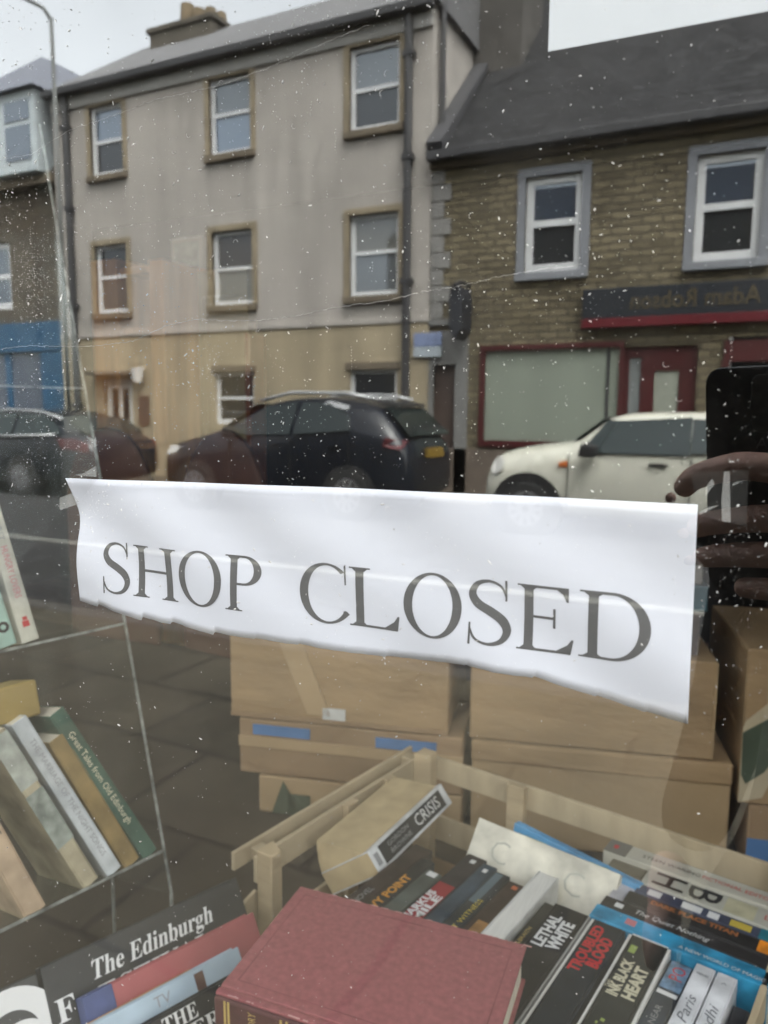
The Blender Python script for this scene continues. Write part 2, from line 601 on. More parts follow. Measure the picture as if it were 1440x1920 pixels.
door = dr.build("door", mat("pale_door", (0.6, 0.58, 0.52), 0.5), house)
for x0, x1 in ((-12.55, -12.37), (-12.25, -12.07)):
    MB(True).box(x0, x1, FY + 0.072, FY + 0.079, 1.22, 1.9).build("glazing", pane_dark, door)
MB(True).box(-12.95, -11.75, FY - 0.32, FY - 0.02, 2.17, 2.25).build("door_canopy", dark_stone, house, bevel=0.01)
lt = MB(True).tube([(-11.58, FY - 0.2, 2.02), (-11.58, FY - 0.2, 2.3)], 0.09, 10, 0.13)
lt.box(-11.61, -11.55, FY - 0.2, FY - 0.02, 2.3, 2.33)
lt.build("wall_lantern", mat("lantern_glass", (0.6, 0.58, 0.55), 0.3), house)
MB(True).box(-11.72, -11.45, FY - 0.06, FY - 0.02, 1.15, 1.75).build("notice_case", mat("dark_wood", (0.1, 0.06, 0.04), 0.6), house, bevel=0.01)

# ---- stone cottage with the shop
masonry = brick_mat("coursed_stone", (0.185, 0.157, 0.1), (0.115, 0.097, 0.062), (0.08, 0.068, 0.047), 0.3, 0.115, 0.02, "xz", 0.95)
blue_grey = mat("blue_grey_margin", (0.19, 0.2, 0.22), 0.85, 0.1, 3)
red_paint = mat("red_paint", (0.06, 0.009, 0.0095), 0.45, 0.15, 4)
cot = thing("stone_cottage", "two-storey coursed stone building with dark slate roof and red-framed shop", "house", (0, -FY, 0.1))
wins = [(-3.6, -2.72, 3.64, 5.1), (-1.1, -0.24, 3.62, 5.1), (1.5, 2.4, 3.62, 5.1), (4.2, 5.1, 3.62, 5.1)]
shopwin = (-4.2, -2.05, 1.0, 2.46)
holes = wins + [shopwin, (-2.0, -0.95, 0.1, 2.46), (-0.55, 1.7, 0.9, 2.55), (-5.15, -4.72, 0.1, 2.25), (2.6, 3.6, 0.1, 2.4)]
b = MB(True)
wall_front(b, -5.21, 7.0, 0.0, 5.6, FY + 0.01, holes)
b.quad((7.0, FY, 0), (7.0, FY + 9, 0), (7.0, FY + 9, 5.6), (7.0, FY, 5.6))
b.build("wall", masonry, cot)
rb = MB(True)
rb.prism([(-5.2, FY - 0.25, 5.52), (-5.2, FY + 5.3, 10.9), (-5.2, FY + 10.5, 5.52)], (0, 0, 0), (12.4, 0, 0))
rf = rb.build("roof", slate, cot)
rb = MB(True)
rb.prism([(-11.0, FY + 3.4, 8.95), (-11.0, FY + 5.2, 10.8), (-11.0, FY + 7.0, 8.95)], (0, 0, 0), (5.8, 0, 0))
MB(True).box(-5.32, -4.3, FY + 1.87, FY + 3.2, 6.8, 11.9).build("chimney", mat("soot_stone", (0.07, 0.065, 0.06), 0.95, 0.3, 2), rf, bevel=0.02)
MB(True).box(-5.2, 7.1, FY - 0.3, FY - 0.1, 5.48, 5.62).build("gutter", black_iron, cot, bevel=0.02)
MB(True).box(-5.2, 7.0, FY - 0.1, FY + 0.0, 5.4, 5.6).build("soffit_board", dark_stone, cot)
lead = MB(True)
lead.prism([(-5.2, FY - 0.2, 5.6), (-5.2, FY + 2.2, 7.95), (-5.2, FY + 2.2, 8.05), (-5.2, FY - 0.3, 5.75)], (0, 0, 0), (0.28, 0, 0))
lead.build("roof_flashing", mat("lead", (0.045, 0.045, 0.05), 0.7), rf)
for h in wins:
    sash(cot, *h, FY + 0.01, 0.11, split=0.52)
    surround(cot, *h, FY + 0.01, 0.13, blue_grey, True, 0.02, blue_grey, 0.13)
# shop window: red frame, pale blind behind the glass
a, c, d, e = shopwin
fr = MB(True)
for q in ((a - 0.08, a, d - 0.1, e + 0.08), (c, c + 0.06, d - 0.1, e + 0.08), (a, c, d - 0.1, d), (a, c, e, e + 0.08)):
    fr.box(q[0], q[1], FY - 0.05, FY + 0.05, q[2], q[3])
sw = fr.build("shop_window", red_paint, cot)
MB(True).box(a, c, FY + 0.03, FY + 0.04, d, e).build("blind", mat("pale_blind", (0.24, 0.27, 0.225), 0.35, 0.08, 1.2, stretch=(2.2, 1, 0.1)), sw)
MB(True).box(-2.24, -2.2, FY + 0.0, FY + 0.03, d, e).build("mullion", black_iron, sw)
MB(True).box(-5.2, -2.05, FY - 0.03, FY + 0.03, 0.1, 0.85).build("stall_riser", mat("brown_tiles", (0.12, 0.095, 0.075), 0.7, 0.2, 5), cot)
# recessed red door with pale pane
dr = MB(True)
for q in ((-2.0, -1.92, 0.1, 2.46), (-1.03, -0.95, 0.1, 2.46), (-1.92, -1.03, 2.3, 2.46), (-1.75, -1.55, 0.1, 2.3), (-1.2, -1.03, 0.1, 2.3), (-1.55, -1.2, 0.1, 1.0), (-1.55, -1.2, 2.1, 2.3)):
    dr.box(q[0], q[1], FY + 0.08, FY + 0.15, q[2], q[3])
sdoor = dr.build("shop_door", red_paint, cot)
MB(True).box(-1.55, -1.2, FY + 0.11, FY + 0.12, 1.0, 2.1).build("glazing", mat("frosted_pane", (0.3, 0.32, 0.27), 0.3), sdoor)
MB(True).box(-1.92, -1.75, FY + 0.11, FY + 0.12, 0.1, 2.3).build("side_light", mat("pale_side", (0.2, 0.22, 0.22), 0.3), sdoor)
MB(True).box(-1.28, -1.22, FY + 0.06, FY + 0.08, 1.15, 1.38).build("letter_plate", black_iron, sdoor)
dr = MB(True).box(-0.6, 1.75, FY - 0.04, FY + 0.05, 2.2, 2.5).box(-0.62, -0.52, FY - 0.05, FY + 0.05, 0.9, 2.2).box(1.65, 1.75, FY - 0.05, FY + 0.05, 0.9, 2.2)
dr.box(-0.52, 1.65, FY - 0.05, FY + 0.05, 0.85, 0.95)
w2 = dr.build("shop_window", red_paint, cot)
MB(True).box(-0.5, 1.65, FY + 0.06, FY + 0.07, 0.9, 2.55).build("pane", pane_dark, w2)
MB(True).box(2.6, 3.6, FY + 0.1, FY + 0.14, 0.1, 2.4).build("door", mat("green_door", (0.03, 0.07, 0.05), 0.4), cot)
# narrow passage door with grey margins at the cottage's left end
MB(True).box(-5.15, -4.72, FY + 0.12, FY + 0.16, 0.1, 2.25).build("passage_door", mat("brown_door", (0.085, 0.06, 0.05), 0.5), cot)
b = MB(True).box(-4.72, -4.5, FY - 0.03, FY + 0.02, 0.1, 2.9).box(-5.2, -5.12, FY - 0.03, FY + 0.02, 0.1, 2.25).box(-5.2, -4.5, FY - 0.04, FY + 0.02, 2.9, 3.0)
b.box(-5.2, -4.72, FY - 0.02, FY + 0.02, 2.25, 2.8)
b.build("door_margin", mat("grey_margin", (0.17, 0.17, 0.165), 0.85), cot)
b = MB(True)
for k in range(9):
    b.box(-5.19, -5.19 + (0.34 if k % 2 else 0.22), FY - 0.02, FY + 0.02, 3.02 + k * 0.27, 3.02 + k * 0.27 + 0.25)
b.build("quoin", mat("grey_quoin", (0.2, 0.195, 0.185), 0.9), cot)
# hanging bracket sign, blue plate, fascia sign: things fixed to the fronts
hs_ = thing("hanging_sign", "narrow dark hanging sign on scrolled bracket beside the red shop window", "sign", (-4.5, -FY + 0.3, 3.0))
b = MB(True).tube([(-4.5, FY, 3.5), (-4.5, FY - 0.4, 3.52), (-4.48, FY - 0.75, 3.42)], 0.035, 6)
b.tube([(-4.5, FY, 3.05), (-4.5, FY - 0.3, 3.22), (-4.5, FY - 0.5, 3.5)], 0.03, 6)
b.build("bracket", black_iron, hs_)
MB(True).prism([(-4.58, FY - 0.15, 3.42), (-4.42, FY - 0.15, 3.42), (-4.38, FY - 0.15, 3.2), (-4.4, FY - 0.15, 2.75), (-4.5, FY - 0.15, 2.6), (-4.6, FY - 0.15, 2.75), (-4.62, FY - 0.15, 3.2)], (0, 0, 0), (0, -0.5, 0)).build("board", mat("sign_black", (0.02, 0.022, 0.028), 0.5), hs_, bevel=0.02)
pl = thing("street_plate", "small pale blue plate over the narrow passage door", "sign", (-5.2, -FY + 0.05, 2.55))
MB(True).box(-5.46, -4.95, FY - 0.09, FY - 0.05, 2.55, 2.78).build("plate", mat("plate_blue", (0.2, 0.25, 0.4), 0.4), pl, bevel=0.01)
MB(True).box(-5.46, -4.95, FY - 0.088, FY - 0.05, 2.38, 2.548).build("lower_plate", mat("plate_pale", (0.38, 0.43, 0.47), 0.4), pl, bevel=0.01)
fs = thing("shop_sign", "dark navy shop fascia with gilt lettering over a red strip", "sign", (0, -FY, 2.9))
MB(True).box(-2.62, 1.9, FY - 0.14, FY - 0.0, 2.88, 3.32).build("board", mat("navy_board", (0.003, 0.006, 0.011), 0.6), fs, bevel=0.01)
MB(True).box(-2.62, 1.9, FY - 0.17, FY - 0.0, 2.74, 2.876).build("strip", mat("sign_red", (0.095, 0.006, 0.011), 0.4), fs, bevel=0.008)
letters("Adam Robson", 0.36, (-1.05, -FY + 0.145, 3.1), (-1, 0, 0), (0, 0, 1), mat("gilt", (0.07, 0.055, 0.03), 0.45), fs, lift=0.003, fit=1.75, offset=0.004)

# ---- blue-fronted building at the left, with bay dormers
lb = thing("corner_building", "dark stone building with pale bay dormers above a blue shopfront", "house", (-18, -FY - 0.3, 0.1))
dkst = brick_mat("dark_rubble", (0.11, 0.09, 0.065), (0.075, 0.06, 0.045), (0.06, 0.05, 0.04), 0.45, 0.22, 0.02, "xz", 0.95)
LY = FY + 0.25
b = MB(True)
wall_front(b, -30, -13.92, 0, 6.55, LY, [(-16.9, -15.75, 3.75, 5.25), (-20.5, -19.3, 3.75, 5.25), (-24.5, -23.3, 3.75, 5.25)])
b.quad((-13.92, LY, 0), (-13.92, LY + 6, 0), (-13.92, LY + 6, 6.55), (-13.92, LY, 6.55))
b.build("wall", dkst, lb)
for x in (-16.9, -20.5, -24.5):
    sash(lb, x, x + 1.15, 3.75, 5.25, LY, 0.12, lo=pane_sky)
rb = MB(True)
rb.prism([(-30, LY - 0.2, 6.5), (-30, LY + 3.0, 9.6), (-30, LY + 6.0, 6.5)], (0, 0, 0), (16.0, 0, 0))
rf = rb.build("roof", slate, lb)
for x in (-15.65, -19.9, -24.2):
    bay = MB(True).box(x - 1.0, x + 1.45, LY - 0.45, LY + 1.6, 6.5, 8.15)
    dm = bay.build("dormer", mat("dormer_white", (0.45, 0.5, 0.52), 0.6), lb, bevel=0.02)
    for x0, x1 in ((x - 0.9, x + 0.15), (x + 0.55, x + 1.3)):
        MB(True).box(x0, x1, LY - 0.47, LY - 0.44, 7.55, 7.95).build("pane", pane_sky, dm)
        MB(True).box(x0, x1, LY - 0.47, LY - 0.44, 6.75, 7.45).build("pane", pane_sky, dm)
    hp = MB(True)
    i = [(x - 1.15, LY - 0.6, 8.15), (x + 1.6, LY - 0.6, 8.15), (x + 1.6, LY + 2.6, 8.15), (x - 1.15, LY + 2.6, 8.15), (x + 0.2, LY + 0.9, 9.5), (x + 0.2, LY + 2.6, 9.5)]
    hp.v = i
    hp.f = [(0, 1, 4), (1, 2, 5, 4), (2, 3, 5), (3, 0, 4, 5), (0, 3, 2, 1)]
    hp.build("dormer_roof", mat("grey_lead", (0.13, 0.14, 0.17), 0.6), lb)
MB(True).box(-30, -14.0, LY - 0.25, LY, 6.3, 6.5).build("cornice", dark_stone, lb)
blue = mat("shop_blue", (0.008, 0.065, 0.14), 0.45, 0.12, 3)
b = MB(True).box(-19.5, -14.0, LY - 0.16, LY, 2.75, 3.4).box(-14.75, -14.0, LY - 0.14, LY, 0.1, 2.75).box(-19.5, -19.2, LY - 0.14, LY, 0.1, 2.75).box(-19.2, -14.75, LY - 0.12, LY, 0.1, 0.7)
b.box(-15.95, -15.8, LY - 0.12, LY, 0.7, 2.75)
sf = b.build("shopfront", blue, lb, bevel=0.015)
MB(True).box(-15.8, -14.75, LY - 0.06, LY - 0.02, 0.7, 2.75).build("shop_pane", pane_mat("shop_glass", (0.11, 0.13, 0.17), 0.12), sf)
MB(True).box(-19.2, -15.95, LY - 0.06, LY - 0.02, 0.7, 2.75).build("shop_pane", pane_mat("shop_glass_wide", (0.13, 0.15, 0.19), 0.14), sf)
MB(True).box(-30, -19.55, LY - 0.1, LY, 0.1, 3.2).build("shutter", mat("shutter_grey", (0.2, 0.2, 0.19), 0.6), lb)

# ---- plain neighbour beyond the cottage, on the right
nb = thing("rendered_house", "plain white rendered house beyond the stone cottage", "house", (11, -FY, 0.1))
hh = [(x, x + 1.0, z, z + 1.5) for x in (8.2, 10.6, 13.0) for z in (1.0, 4.0)]
b = MB(True)
wall_front(b, 7.0, 15.5, 0, 6.6, FY + 0.0, hh)
b.quad((7.0, FY, 0), (7.0, FY + 7, 0), (7.0, FY + 7, 6.6), (7.0, FY, 6.6))
b.build("wall", mat("white_render", (0.55, 0.54, 0.5), 0.9), nb)
for h in hh:
    sash(nb, *h, FY, 0.07)
MB(True).prism([(7.0, FY - 0.2, 6.55), (7.0, FY + 3.2, 9.2), (7.0, FY + 6.6, 6.55)], (0, 0, 0), (8.5, 0, 0)).build("roof", slate, nb)

# ---- lamp post
lp = thing("street_lamp", "grey street lamp post with short arm in front of the downpipe", "street lamp", (-12.35, -10.85, 0.1))
lm = mat("lamp_grey", (0.08, 0.085, 0.082), 0.5, 0.1)
MB(True).tube([(-12.5, 10.85, 0.1), (-12.5, 10.85, 1.4)], 0.09, 12).tube([(-12.5, 10.85, 1.4), (-12.51, 10.85, 8.75)], 0.045, 12, 0.035).build("pole", lm, lp, smooth=True)
MB(True).tube([(-12.51, 10.85, 8.7), (-12.64, 10.8, 8.92), (-13.24, 10.6, 9.25)], 0.035, 8).build("arm", lm, lp, smooth=True)
MB(True).prism([(-13.05, 10.5, 9.2), (-13.1, 10.75, 9.2), (-13.75, 10.6, 9.38), (-13.7, 10.38, 9.38)], (0, 0, 0), (0, 0, 0.1)).build("lantern", lm, lp, bevel=0.03)


# ---------------------------------------------------------------- cars
rubber = mat("rubber", (0.02, 0.02, 0.02), 0.85)
rimm = mat("alloy", (0.3, 0.3, 0.31), 0.35, 0.05, metal=0.6)
carglass = pane_mat("car_glass", (0.014, 0.02, 0.02), 0.015, 0.3)
carlight = pane_mat("car_glass_pale", (0.022, 0.032, 0.032), 0.012, 0.3)
trim = mat("black_trim", (0.015, 0.015, 0.016), 0.55)


def car(name, label, x0, dirx, Yn, width, stations, side_glass, front_glass, rear_glass, wheels, wr, paint, arch, lights, extra=None, glass=None, ls=1.0):
    """stations: (x, zlow, zbelt, ztop, wtop) along the car from the front; lateral 0 = near side towards the shop."""
    t = thing(name, label, "car", (x0 + dirx * 2, -(Yn + width / 2), 0.0))
    hw = width / 2

    def P(x, lat, z):        # lat: -hw near .. +hw far
        return (x0 + dirx * x * ls, Yn + hw + lat, z)
    b = MB(True)
    ring = []
    for (x, zl, zb, zt, wt, sc) in stations:
        wv = hw * sc
        half = [(0.0, zl), (0.8 * wv, zl), (0.98 * wv, zl + 0.1), (wv, (zl + zb) / 2), (0.985 * wv, zb), (wt * wv, zt - 0.04), (wt * wv * 0.8, zt), (0.0, zt + 0.02)]
        pts = [P(x, -q, z) for q, z in half] + [P(x, q, z) for q, z in reversed(half[1:-1])]
        i = len(b.v)
        b.v += pts
        ring.append((i, len(pts)))
    for (i, n), (j, _) in zip(ring, ring[1:]):
        for k in range(n):
            b.f.append((i + k, i + (k + 1) % n, j + (k + 1) % n, j + k))
    b.f.append(tuple(ring[0][0] + k for k in range(ring[0][1])))
    b.f.append(tuple(ring[-1][0] + k for k in reversed(range(ring[-1][1]))))
    body = b.build("body", paint, t, smooth=True, sub=2)

    def lat_at(x, z):
        for s0, s1 in zip(stations, stations[1:]):
            if s0[0] <= x <= s1[0]:
                k = (x - s0[0]) / (s1[0] - s0[0])
                s = [u + (v - u) * k for u, v in zip(s0, s1)]
                break
        else:
            s = stations[-1]
        zb, zt, wt, sc = s[2], s[3], s[4], s[5]
        q = min(1, max(0, (z - zb) / max(0.01, zt - 0.04 - zb)))
        return hw * sc * (0.985 + (wt - 0.985) * q)
    for sgn in (-1, 1):
        for poly in side_glass:
            pts = [P(x, sgn * (lat_at(x, z) + 0.012), z) for x, z in poly]
            g = MB(True)
            g.prism(pts, (0, 0, 0), (0, -sgn * 0.025, 0))
            g.build("side_window", glass or carglass, t, bevel=0.004)
        for wx in wheels:
            y = Yn - 0.012 if sgn < 0 else Yn + width + 0.012
            s = 1 if sgn < 0 else -1
            if arch:
                MB(True).tube([P(wx, sgn * (hw + 0.006), wr * 1.02), P(wx, sgn * (hw - 0.16), wr * 1.02)], arch, 32).build("wheel_arch", trim, t)
            ty = MB(True).tube([P(wx, sgn * (hw + 0.018), wr), P(wx, sgn * (hw - 0.17), wr)], wr, 32).build("wheel", rubber, t, bevel=0.02)
            rm = MB(True)
            for k in range(10):
                a0 = 2 * math.pi * k / 10
                c0, c1, rr = a0 - 0.13, a0 + 0.13, wr * 0.64
                rm.prism([P(wx + math.cos(a0 - 0.5) * 0.05, sgn * (hw + 0.03), wr + math.sin(a0 - 0.5) * 0.05), P(wx + math.cos(c0) * rr, sgn * (hw + 0.024), wr + math.sin(c0) * rr), P(wx + math.cos(c1) * rr, sgn * (hw + 0.024), wr + math.sin(c1) * rr), P(wx + math.cos(a0 + 0.5) * 0.05, sgn * (hw + 0.03), wr + math.sin(a0 + 0.5) * 0.05)], (0, 0, 0), (0, -sgn * 0.01, 0))
            n = 32
            ro, ri = wr * 0.68, wr * 0.6
            for k in range(n):
                a0, a1 = 2 * math.pi * k / n, 2 * math.pi * (k + 1) / n
                rm.quad(*[P(wx + math.cos(q) * r, sgn * (hw + 0.026), wr + math.sin(q) * r) for q, r in ((a0, ri), (a1, ri), (a1, ro), (a0, ro))])
            rm.build("rim", rimm, ty)
    for nm, (xa, za, xb, zb, wa, wb) in (("windscreen", front_glass), ("rear_window", rear_glass)):
        d = 0.03 if nm == "rear_window" else -0.03
        g = MB(True)
        g.prism([P(xa + d, -hw * wa, za), P(xa + d, hw * wa, za), P(xb + d, hw * wb, zb), P(xb + d, -hw * wb, zb)], (0, 0, 0), (0, 0, 0.02))
        g.build(nm, carglass, t)
    for (nm, m_, poly, y_in, both) in lights:
        for sgn in ((-1, 1) if both else (-1,)):
            pts = [P(x, sgn * (lat_at(x, z) + y_in), z) for x, z in poly]
            MB(True).prism(pts, (0, 0, 0), (0, -sgn * 0.06, 0)).build(nm, m_, t, bevel=0.01)
    if extra:
        extra(t, P, hw, lat_at)
    return t


red_lens = mat("red_lens", (0.07, 0.005, 0.009), 0.35, 0.1)
clear_lens = mat("clear_lens", (0.5, 0.5, 0.48), 0.15, 0.1)
amber = mat("amber_lens", (0.6, 0.16, 0.03), 0.3)
yplate = mat("yellow_plate", (0.17, 0.105, 0.012), 0.5)
CY = 8.7


def mini_extra(t, P, hw, lat):
    for sgn in (-1, 1):
        b = MB(True)
        b.prism([P(1.22, sgn * (hw + 0.02), 0.96), P(1.42, sgn * (hw + 0.02), 0.96), P(1.44, sgn * (hw + 0.02), 1.1), P(1.26, sgn * (hw + 0.02), 1.12)], (0, 0, 0), (0, sgn * 0.17, 0))
        b.build("wing_mirror", trim, t, bevel=0.03)
    MB(True).prism([P(1.98, -hw - 0.02, 0.88), P(2.18, -hw - 0.02, 0.88), P(2.18, -hw - 0.02, 0.905), P(1.98, -hw - 0.02, 0.905)], (0, 0, 0), (0, 0.04, 0)).build("door_handle", trim, t, bevel=0.005)
    for x in (1.08, 2.42):
        b = MB(True)
        b.prism([P(x, -hw - 0.006, 0.35), P(x + 0.008, -hw - 0.006, 0.35), P(x + 0.008, -hw - 0.006, 0.98), P(x, -hw - 0.006, 0.98)], (0, 0, 0), (0, 0.03, 0))
        b.build("door_seam", trim, t)
    pl_ = [P(-0.02, -0.26, 0.42), P(-0.02, 0.26, 0.42), P(-0.02, 0.26, 0.53), P(-0.02, -0.26, 0.53)]
    MB(True).prism(pl_, (0, 0, 0), (0.02, 0, 0)).build("number_plate", mat("white_plate", (0.6, 0.6, 0.58), 0.4), t)


cream_paint = mat("cream_paint", (0.53, 0.525, 0.455), 0.28, 0.03, 1, coat=0.5)
black_paint = mat("black_paint", (0.006, 0.008, 0.013), 0.25, 0.1, 1, coat=0.25, spec=0.3)
car("small_hatchback", "cream white small hatchback with dark roof pillars parked facing the black car", -3.12, 1, CY, 1.68,
    [(0.0, 0.32, 0.6, 0.74, 0.66, 0.74), (0.07, 0.22, 0.7, 0.88, 0.72, 0.9), (0.22, 0.2, 0.8, 0.98, 0.76, 0.98), (0.55, 0.2, 0.89, 1.04, 0.78, 1.0), (0.95, 0.2, 0.95, 1.09, 0.8, 1.0), (1.16, 0.2, 0.97, 1.14, 0.8, 1.0), (1.36, 0.2, 0.98, 1.33, 0.78, 1.0), (1.56, 0.2, 0.99, 1.43, 0.78, 1.0), (1.75, 0.2, 1.0, 1.46, 0.8, 1.0), (2.6, 0.2, 1.02, 1.47, 0.8, 1.0), (3.3, 0.22, 1.03, 1.44, 0.78, 0.98), (3.55, 0.24, 0.98, 1.2, 0.75, 0.95), (3.7, 0.3, 0.8, 0.95, 0.72, 0.85)],
    [[(1.395, 1.0), (1.615, 1.37), (2.4, 1.415), (2.4, 1.0)], [(2.41, 1.02), (2.41, 1.4), (3.2, 1.36), (3.32, 1.05)], [(1.2, 1.0), (1.39, 1.0), (1.61, 1.37), (1.5, 1.38)]],
    (1.16, 1.13, 1.5, 1.4, 0.8, 0.74), (3.62, 1.0, 3.4, 1.38, 0.74, 0.7), (0.6, 3.05), 0.315, cream_paint, 0.43,
    [("headlamp", clear_lens, [(0.2 + 0.1 * math.cos(q * 0.5236), 0.82 + 0.1 * math.sin(q * 0.5236)) for q in range(12)], 0.012, True), ("indicator", amber, [(0.97, 0.83), (1.08, 0.83), (1.08, 0.9), (0.97, 0.88)], 0.015, True), ("tail_lamp", red_lens, [(3.55, 0.65), (3.64, 0.65), (3.64, 0.92), (3.55, 0.95)], 0.01, True)],
    mini_extra, carlight)


def suv_extra(t, P, hw, lat):
    for x in (1.55, 2.72, 3.75):
        MB(True).prism([P(x, -hw - 0.004, 0.4), P(x + 0.009, -hw - 0.004, 0.4), P(x + 0.009, -hw - 0.004, 1.08), P(x, -hw - 0.004, 1.08)], (0, 0, 0), (0, 0.03, 0)).build("door_seam", mat("seam_black", (0.002, 0.002, 0.002), 0.9), t)
    for x in (2.35, 3.4):
        MB(True).prism([P(x, -hw - 0.02, 0.98), P(x + 0.22, -hw - 0.02, 0.99), P(x + 0.22, -hw - 0.02, 1.02), P(x, -hw - 0.02, 1.01)], (0, 0, 0), (0, 0.04, 0)).build("door_handle", black_paint, t, bevel=0.006)
    MB(True).prism([P(4.76, -0.27, 0.84), P(4.76, 0.27, 0.84), P(4.74, 0.27, 0.97), P(4.74, -0.27, 0.97)], (0, 0, 0), (-0.05, 0, 0)).build("number_plate", yplate, t)
    for sgn in (-1, 1):
        MB(True).tube([P(2.0, sgn * hw * 0.74, 1.6), P(2.6, sgn * hw * 0.75, 1.71), P(3.6, sgn * hw * 0.74, 1.7), P(4.0, sgn * hw * 0.72, 1.63)], 0.025, 8).build("roof_rail", mat("rail_highlight_silver", (0.45, 0.46, 0.47), 0.3, metal=0.5), t, smooth=True)
        MB(True).prism([P(1.55, sgn * (hw + 0.02), 1.08), P(1.75, sgn * (hw + 0.02), 1.08), P(1.77, sgn * (hw + 0.02), 1.22), P(1.6, sgn * (hw + 0.02), 1.24)], (0, 0, 0), (0, sgn * 0.18, 0)).build("wing_mirror", trim, t, bevel=0.03)
        MB(True).prism([P(3.2, sgn * (lat(3.2, 1.55) + 0.016), 1.55), P(3.62, sgn * (lat(3.62, 1.5) + 0.016), 1.47), P(3.66, sgn * (lat(3.66, 1.55) + 0.016), 1.53), P(3.3, sgn * (lat(3.3, 1.6) + 0.016), 1.6)], (0, 0, 0), (0, -sgn * 0.03, 0)).build("pillar_highlight", mat("rail_highlight_silver", (0.45, 0.46, 0.47), 0.3), t, bevel=0.01)  # bright highlight on the rear pillar, built as a silver piece
    MB(True).prism([P(4.05, -hw * 0.6, 1.56), P(4.05, hw * 0.6, 1.56), P(4.3, hw * 0.58, 1.53), P(4.3, -hw * 0.58, 1.53)], (0, 0, 0), (0, 0, 0.04)).build("spoiler", trim, t, bevel=0.01)


car("estate_car", "black estate car with roof rails and yellow rear number plate behind the sign", -8.3, 1, CY, 1.85,
    [(0.0, 0.35, 0.72, 0.85, 0.75, 0.78), (0.15, 0.24, 0.8, 0.98, 0.8, 0.94), (0.6, 0.22, 0.92, 1.06, 0.82, 1.0), (1.15, 0.22, 1.02, 1.17, 0.82, 1.0), (1.5, 0.22, 1.06, 1.3, 0.8, 1.0), (2.0, 0.22, 1.1, 1.56, 0.76, 1.0), (2.6, 0.22, 1.12, 1.66, 0.76, 1.0), (3.4, 0.22, 1.14, 1.66, 0.75, 1.0), (4.05, 0.24, 1.16, 1.55, 0.73, 0.98), (4.35, 0.26, 1.14, 1.36, 0.74, 0.96), (4.6, 0.28, 1.0, 1.12, 0.78, 0.9), (4.72, 0.34, 0.8, 0.9, 0.75, 0.84)],
    [[(1.62, 1.1), (2.1, 1.5), (2.75, 1.58), (2.7, 1.14)], [(2.78, 1.14), (2.83, 1.58), (3.3, 1.57), (3.7, 1.38), (3.75, 1.2)]],
    (1.28, 1.18, 1.95, 1.54, 0.8, 0.72), (4.62, 1.14, 4.2, 1.5, 0.74, 0.66), (0.85, 3.75), 0.34, black_paint, 0.4,
    [("headlamp", clear_lens, [(0.08, 0.78), (0.42, 0.82), (0.46, 0.93), (0.16, 0.92)], 0.01, True), ("tail_lamp", red_lens, [(4.3, 1.0), (4.58, 0.96), (4.6, 1.08), (4.34, 1.12)], 0.015, True)],
    suv_extra, None, 0.89)


def saloon_extra(t, P, hw, lat):
    MB(True).prism([P(4.43, -0.26, 0.62), P(4.43, 0.26, 0.62), P(4.43, 0.26, 0.74), P(4.43, -0.26, 0.74)], (0, 0, 0), (-0.03, 0, 0)).build("number_plate", yplate, t)
    MB(True).tube([P(1.6, -hw * 0.8, 1.36), P(2.4, -hw * 0.78, 1.45), P(3.2, -hw * 0.78, 1.42), P(3.7, -hw * 0.8, 1.3)], 0.022, 8).build("roof_trim", mat("rail_highlight_silver", (0.45, 0.46, 0.47), 0.3), t, smooth=True)
    MB(True).tube([P(0.9, -hw - 0.0, 0.98), P(2.4, -hw - 0.01, 1.0), P(3.7, -hw + 0.01, 1.04)], 0.02, 8).build("waist_trim", mat("rail_highlight_silver", (0.45, 0.46, 0.47), 0.3), t, smooth=True)


car("hatchback_car", "dark grey hatchback with red tail lamp in front of the blue shopfront", -14.15, 1, CY, 1.78,
    [(0.0, 0.32, 0.66, 0.78, 0.75, 0.78), (0.15, 0.22, 0.76, 0.9, 0.8, 0.94), (0.6, 0.2, 0.86, 0.98, 0.82, 1.0), (1.1, 0.2, 0.92, 1.05, 0.82, 1.0), (1.4, 0.2, 0.95, 1.18, 0.8, 1.0), (1.9, 0.2, 0.96, 1.42, 0.76, 1.0), (2.4, 0.2, 0.97, 1.46, 0.76, 1.0), (3.2, 0.2, 0.98, 1.44, 0.75, 1.0), (3.75, 0.22, 0.98, 1.3, 0.74, 0.98), (4.1, 0.24, 0.96, 1.08, 0.8, 0.95), (4.35, 0.28, 0.88, 0.98, 0.8, 0.9), (4.46, 0.36, 0.7, 0.8, 0.75, 0.82)],
    [[(1.5, 1.0), (1.98, 1.36), (2.6, 1.39), (2.6, 1.0)], [(2.68, 1.0), (2.68, 1.39), (3.3, 1.36), (3.75, 1.06)]],
    (1.2, 1.06, 1.85, 1.4, 0.8, 0.72), (4.12, 1.06, 3.72, 1.3, 0.76, 0.68), (0.8, 2.8 + 0.05), 0.31, black_paint, 0.37,
    [("tail_lamp", red_lens, [(3.72, 0.98), (3.8, 0.82), (4.33, 0.76), (4.3, 0.9), (4.1, 0.97)], 0.02, True), ("headlamp", clear_lens, [(0.08, 0.7), (0.42, 0.76), (0.46, 0.86), (0.16, 0.84)], 0.01, True)],
    saloon_extra, carlight)

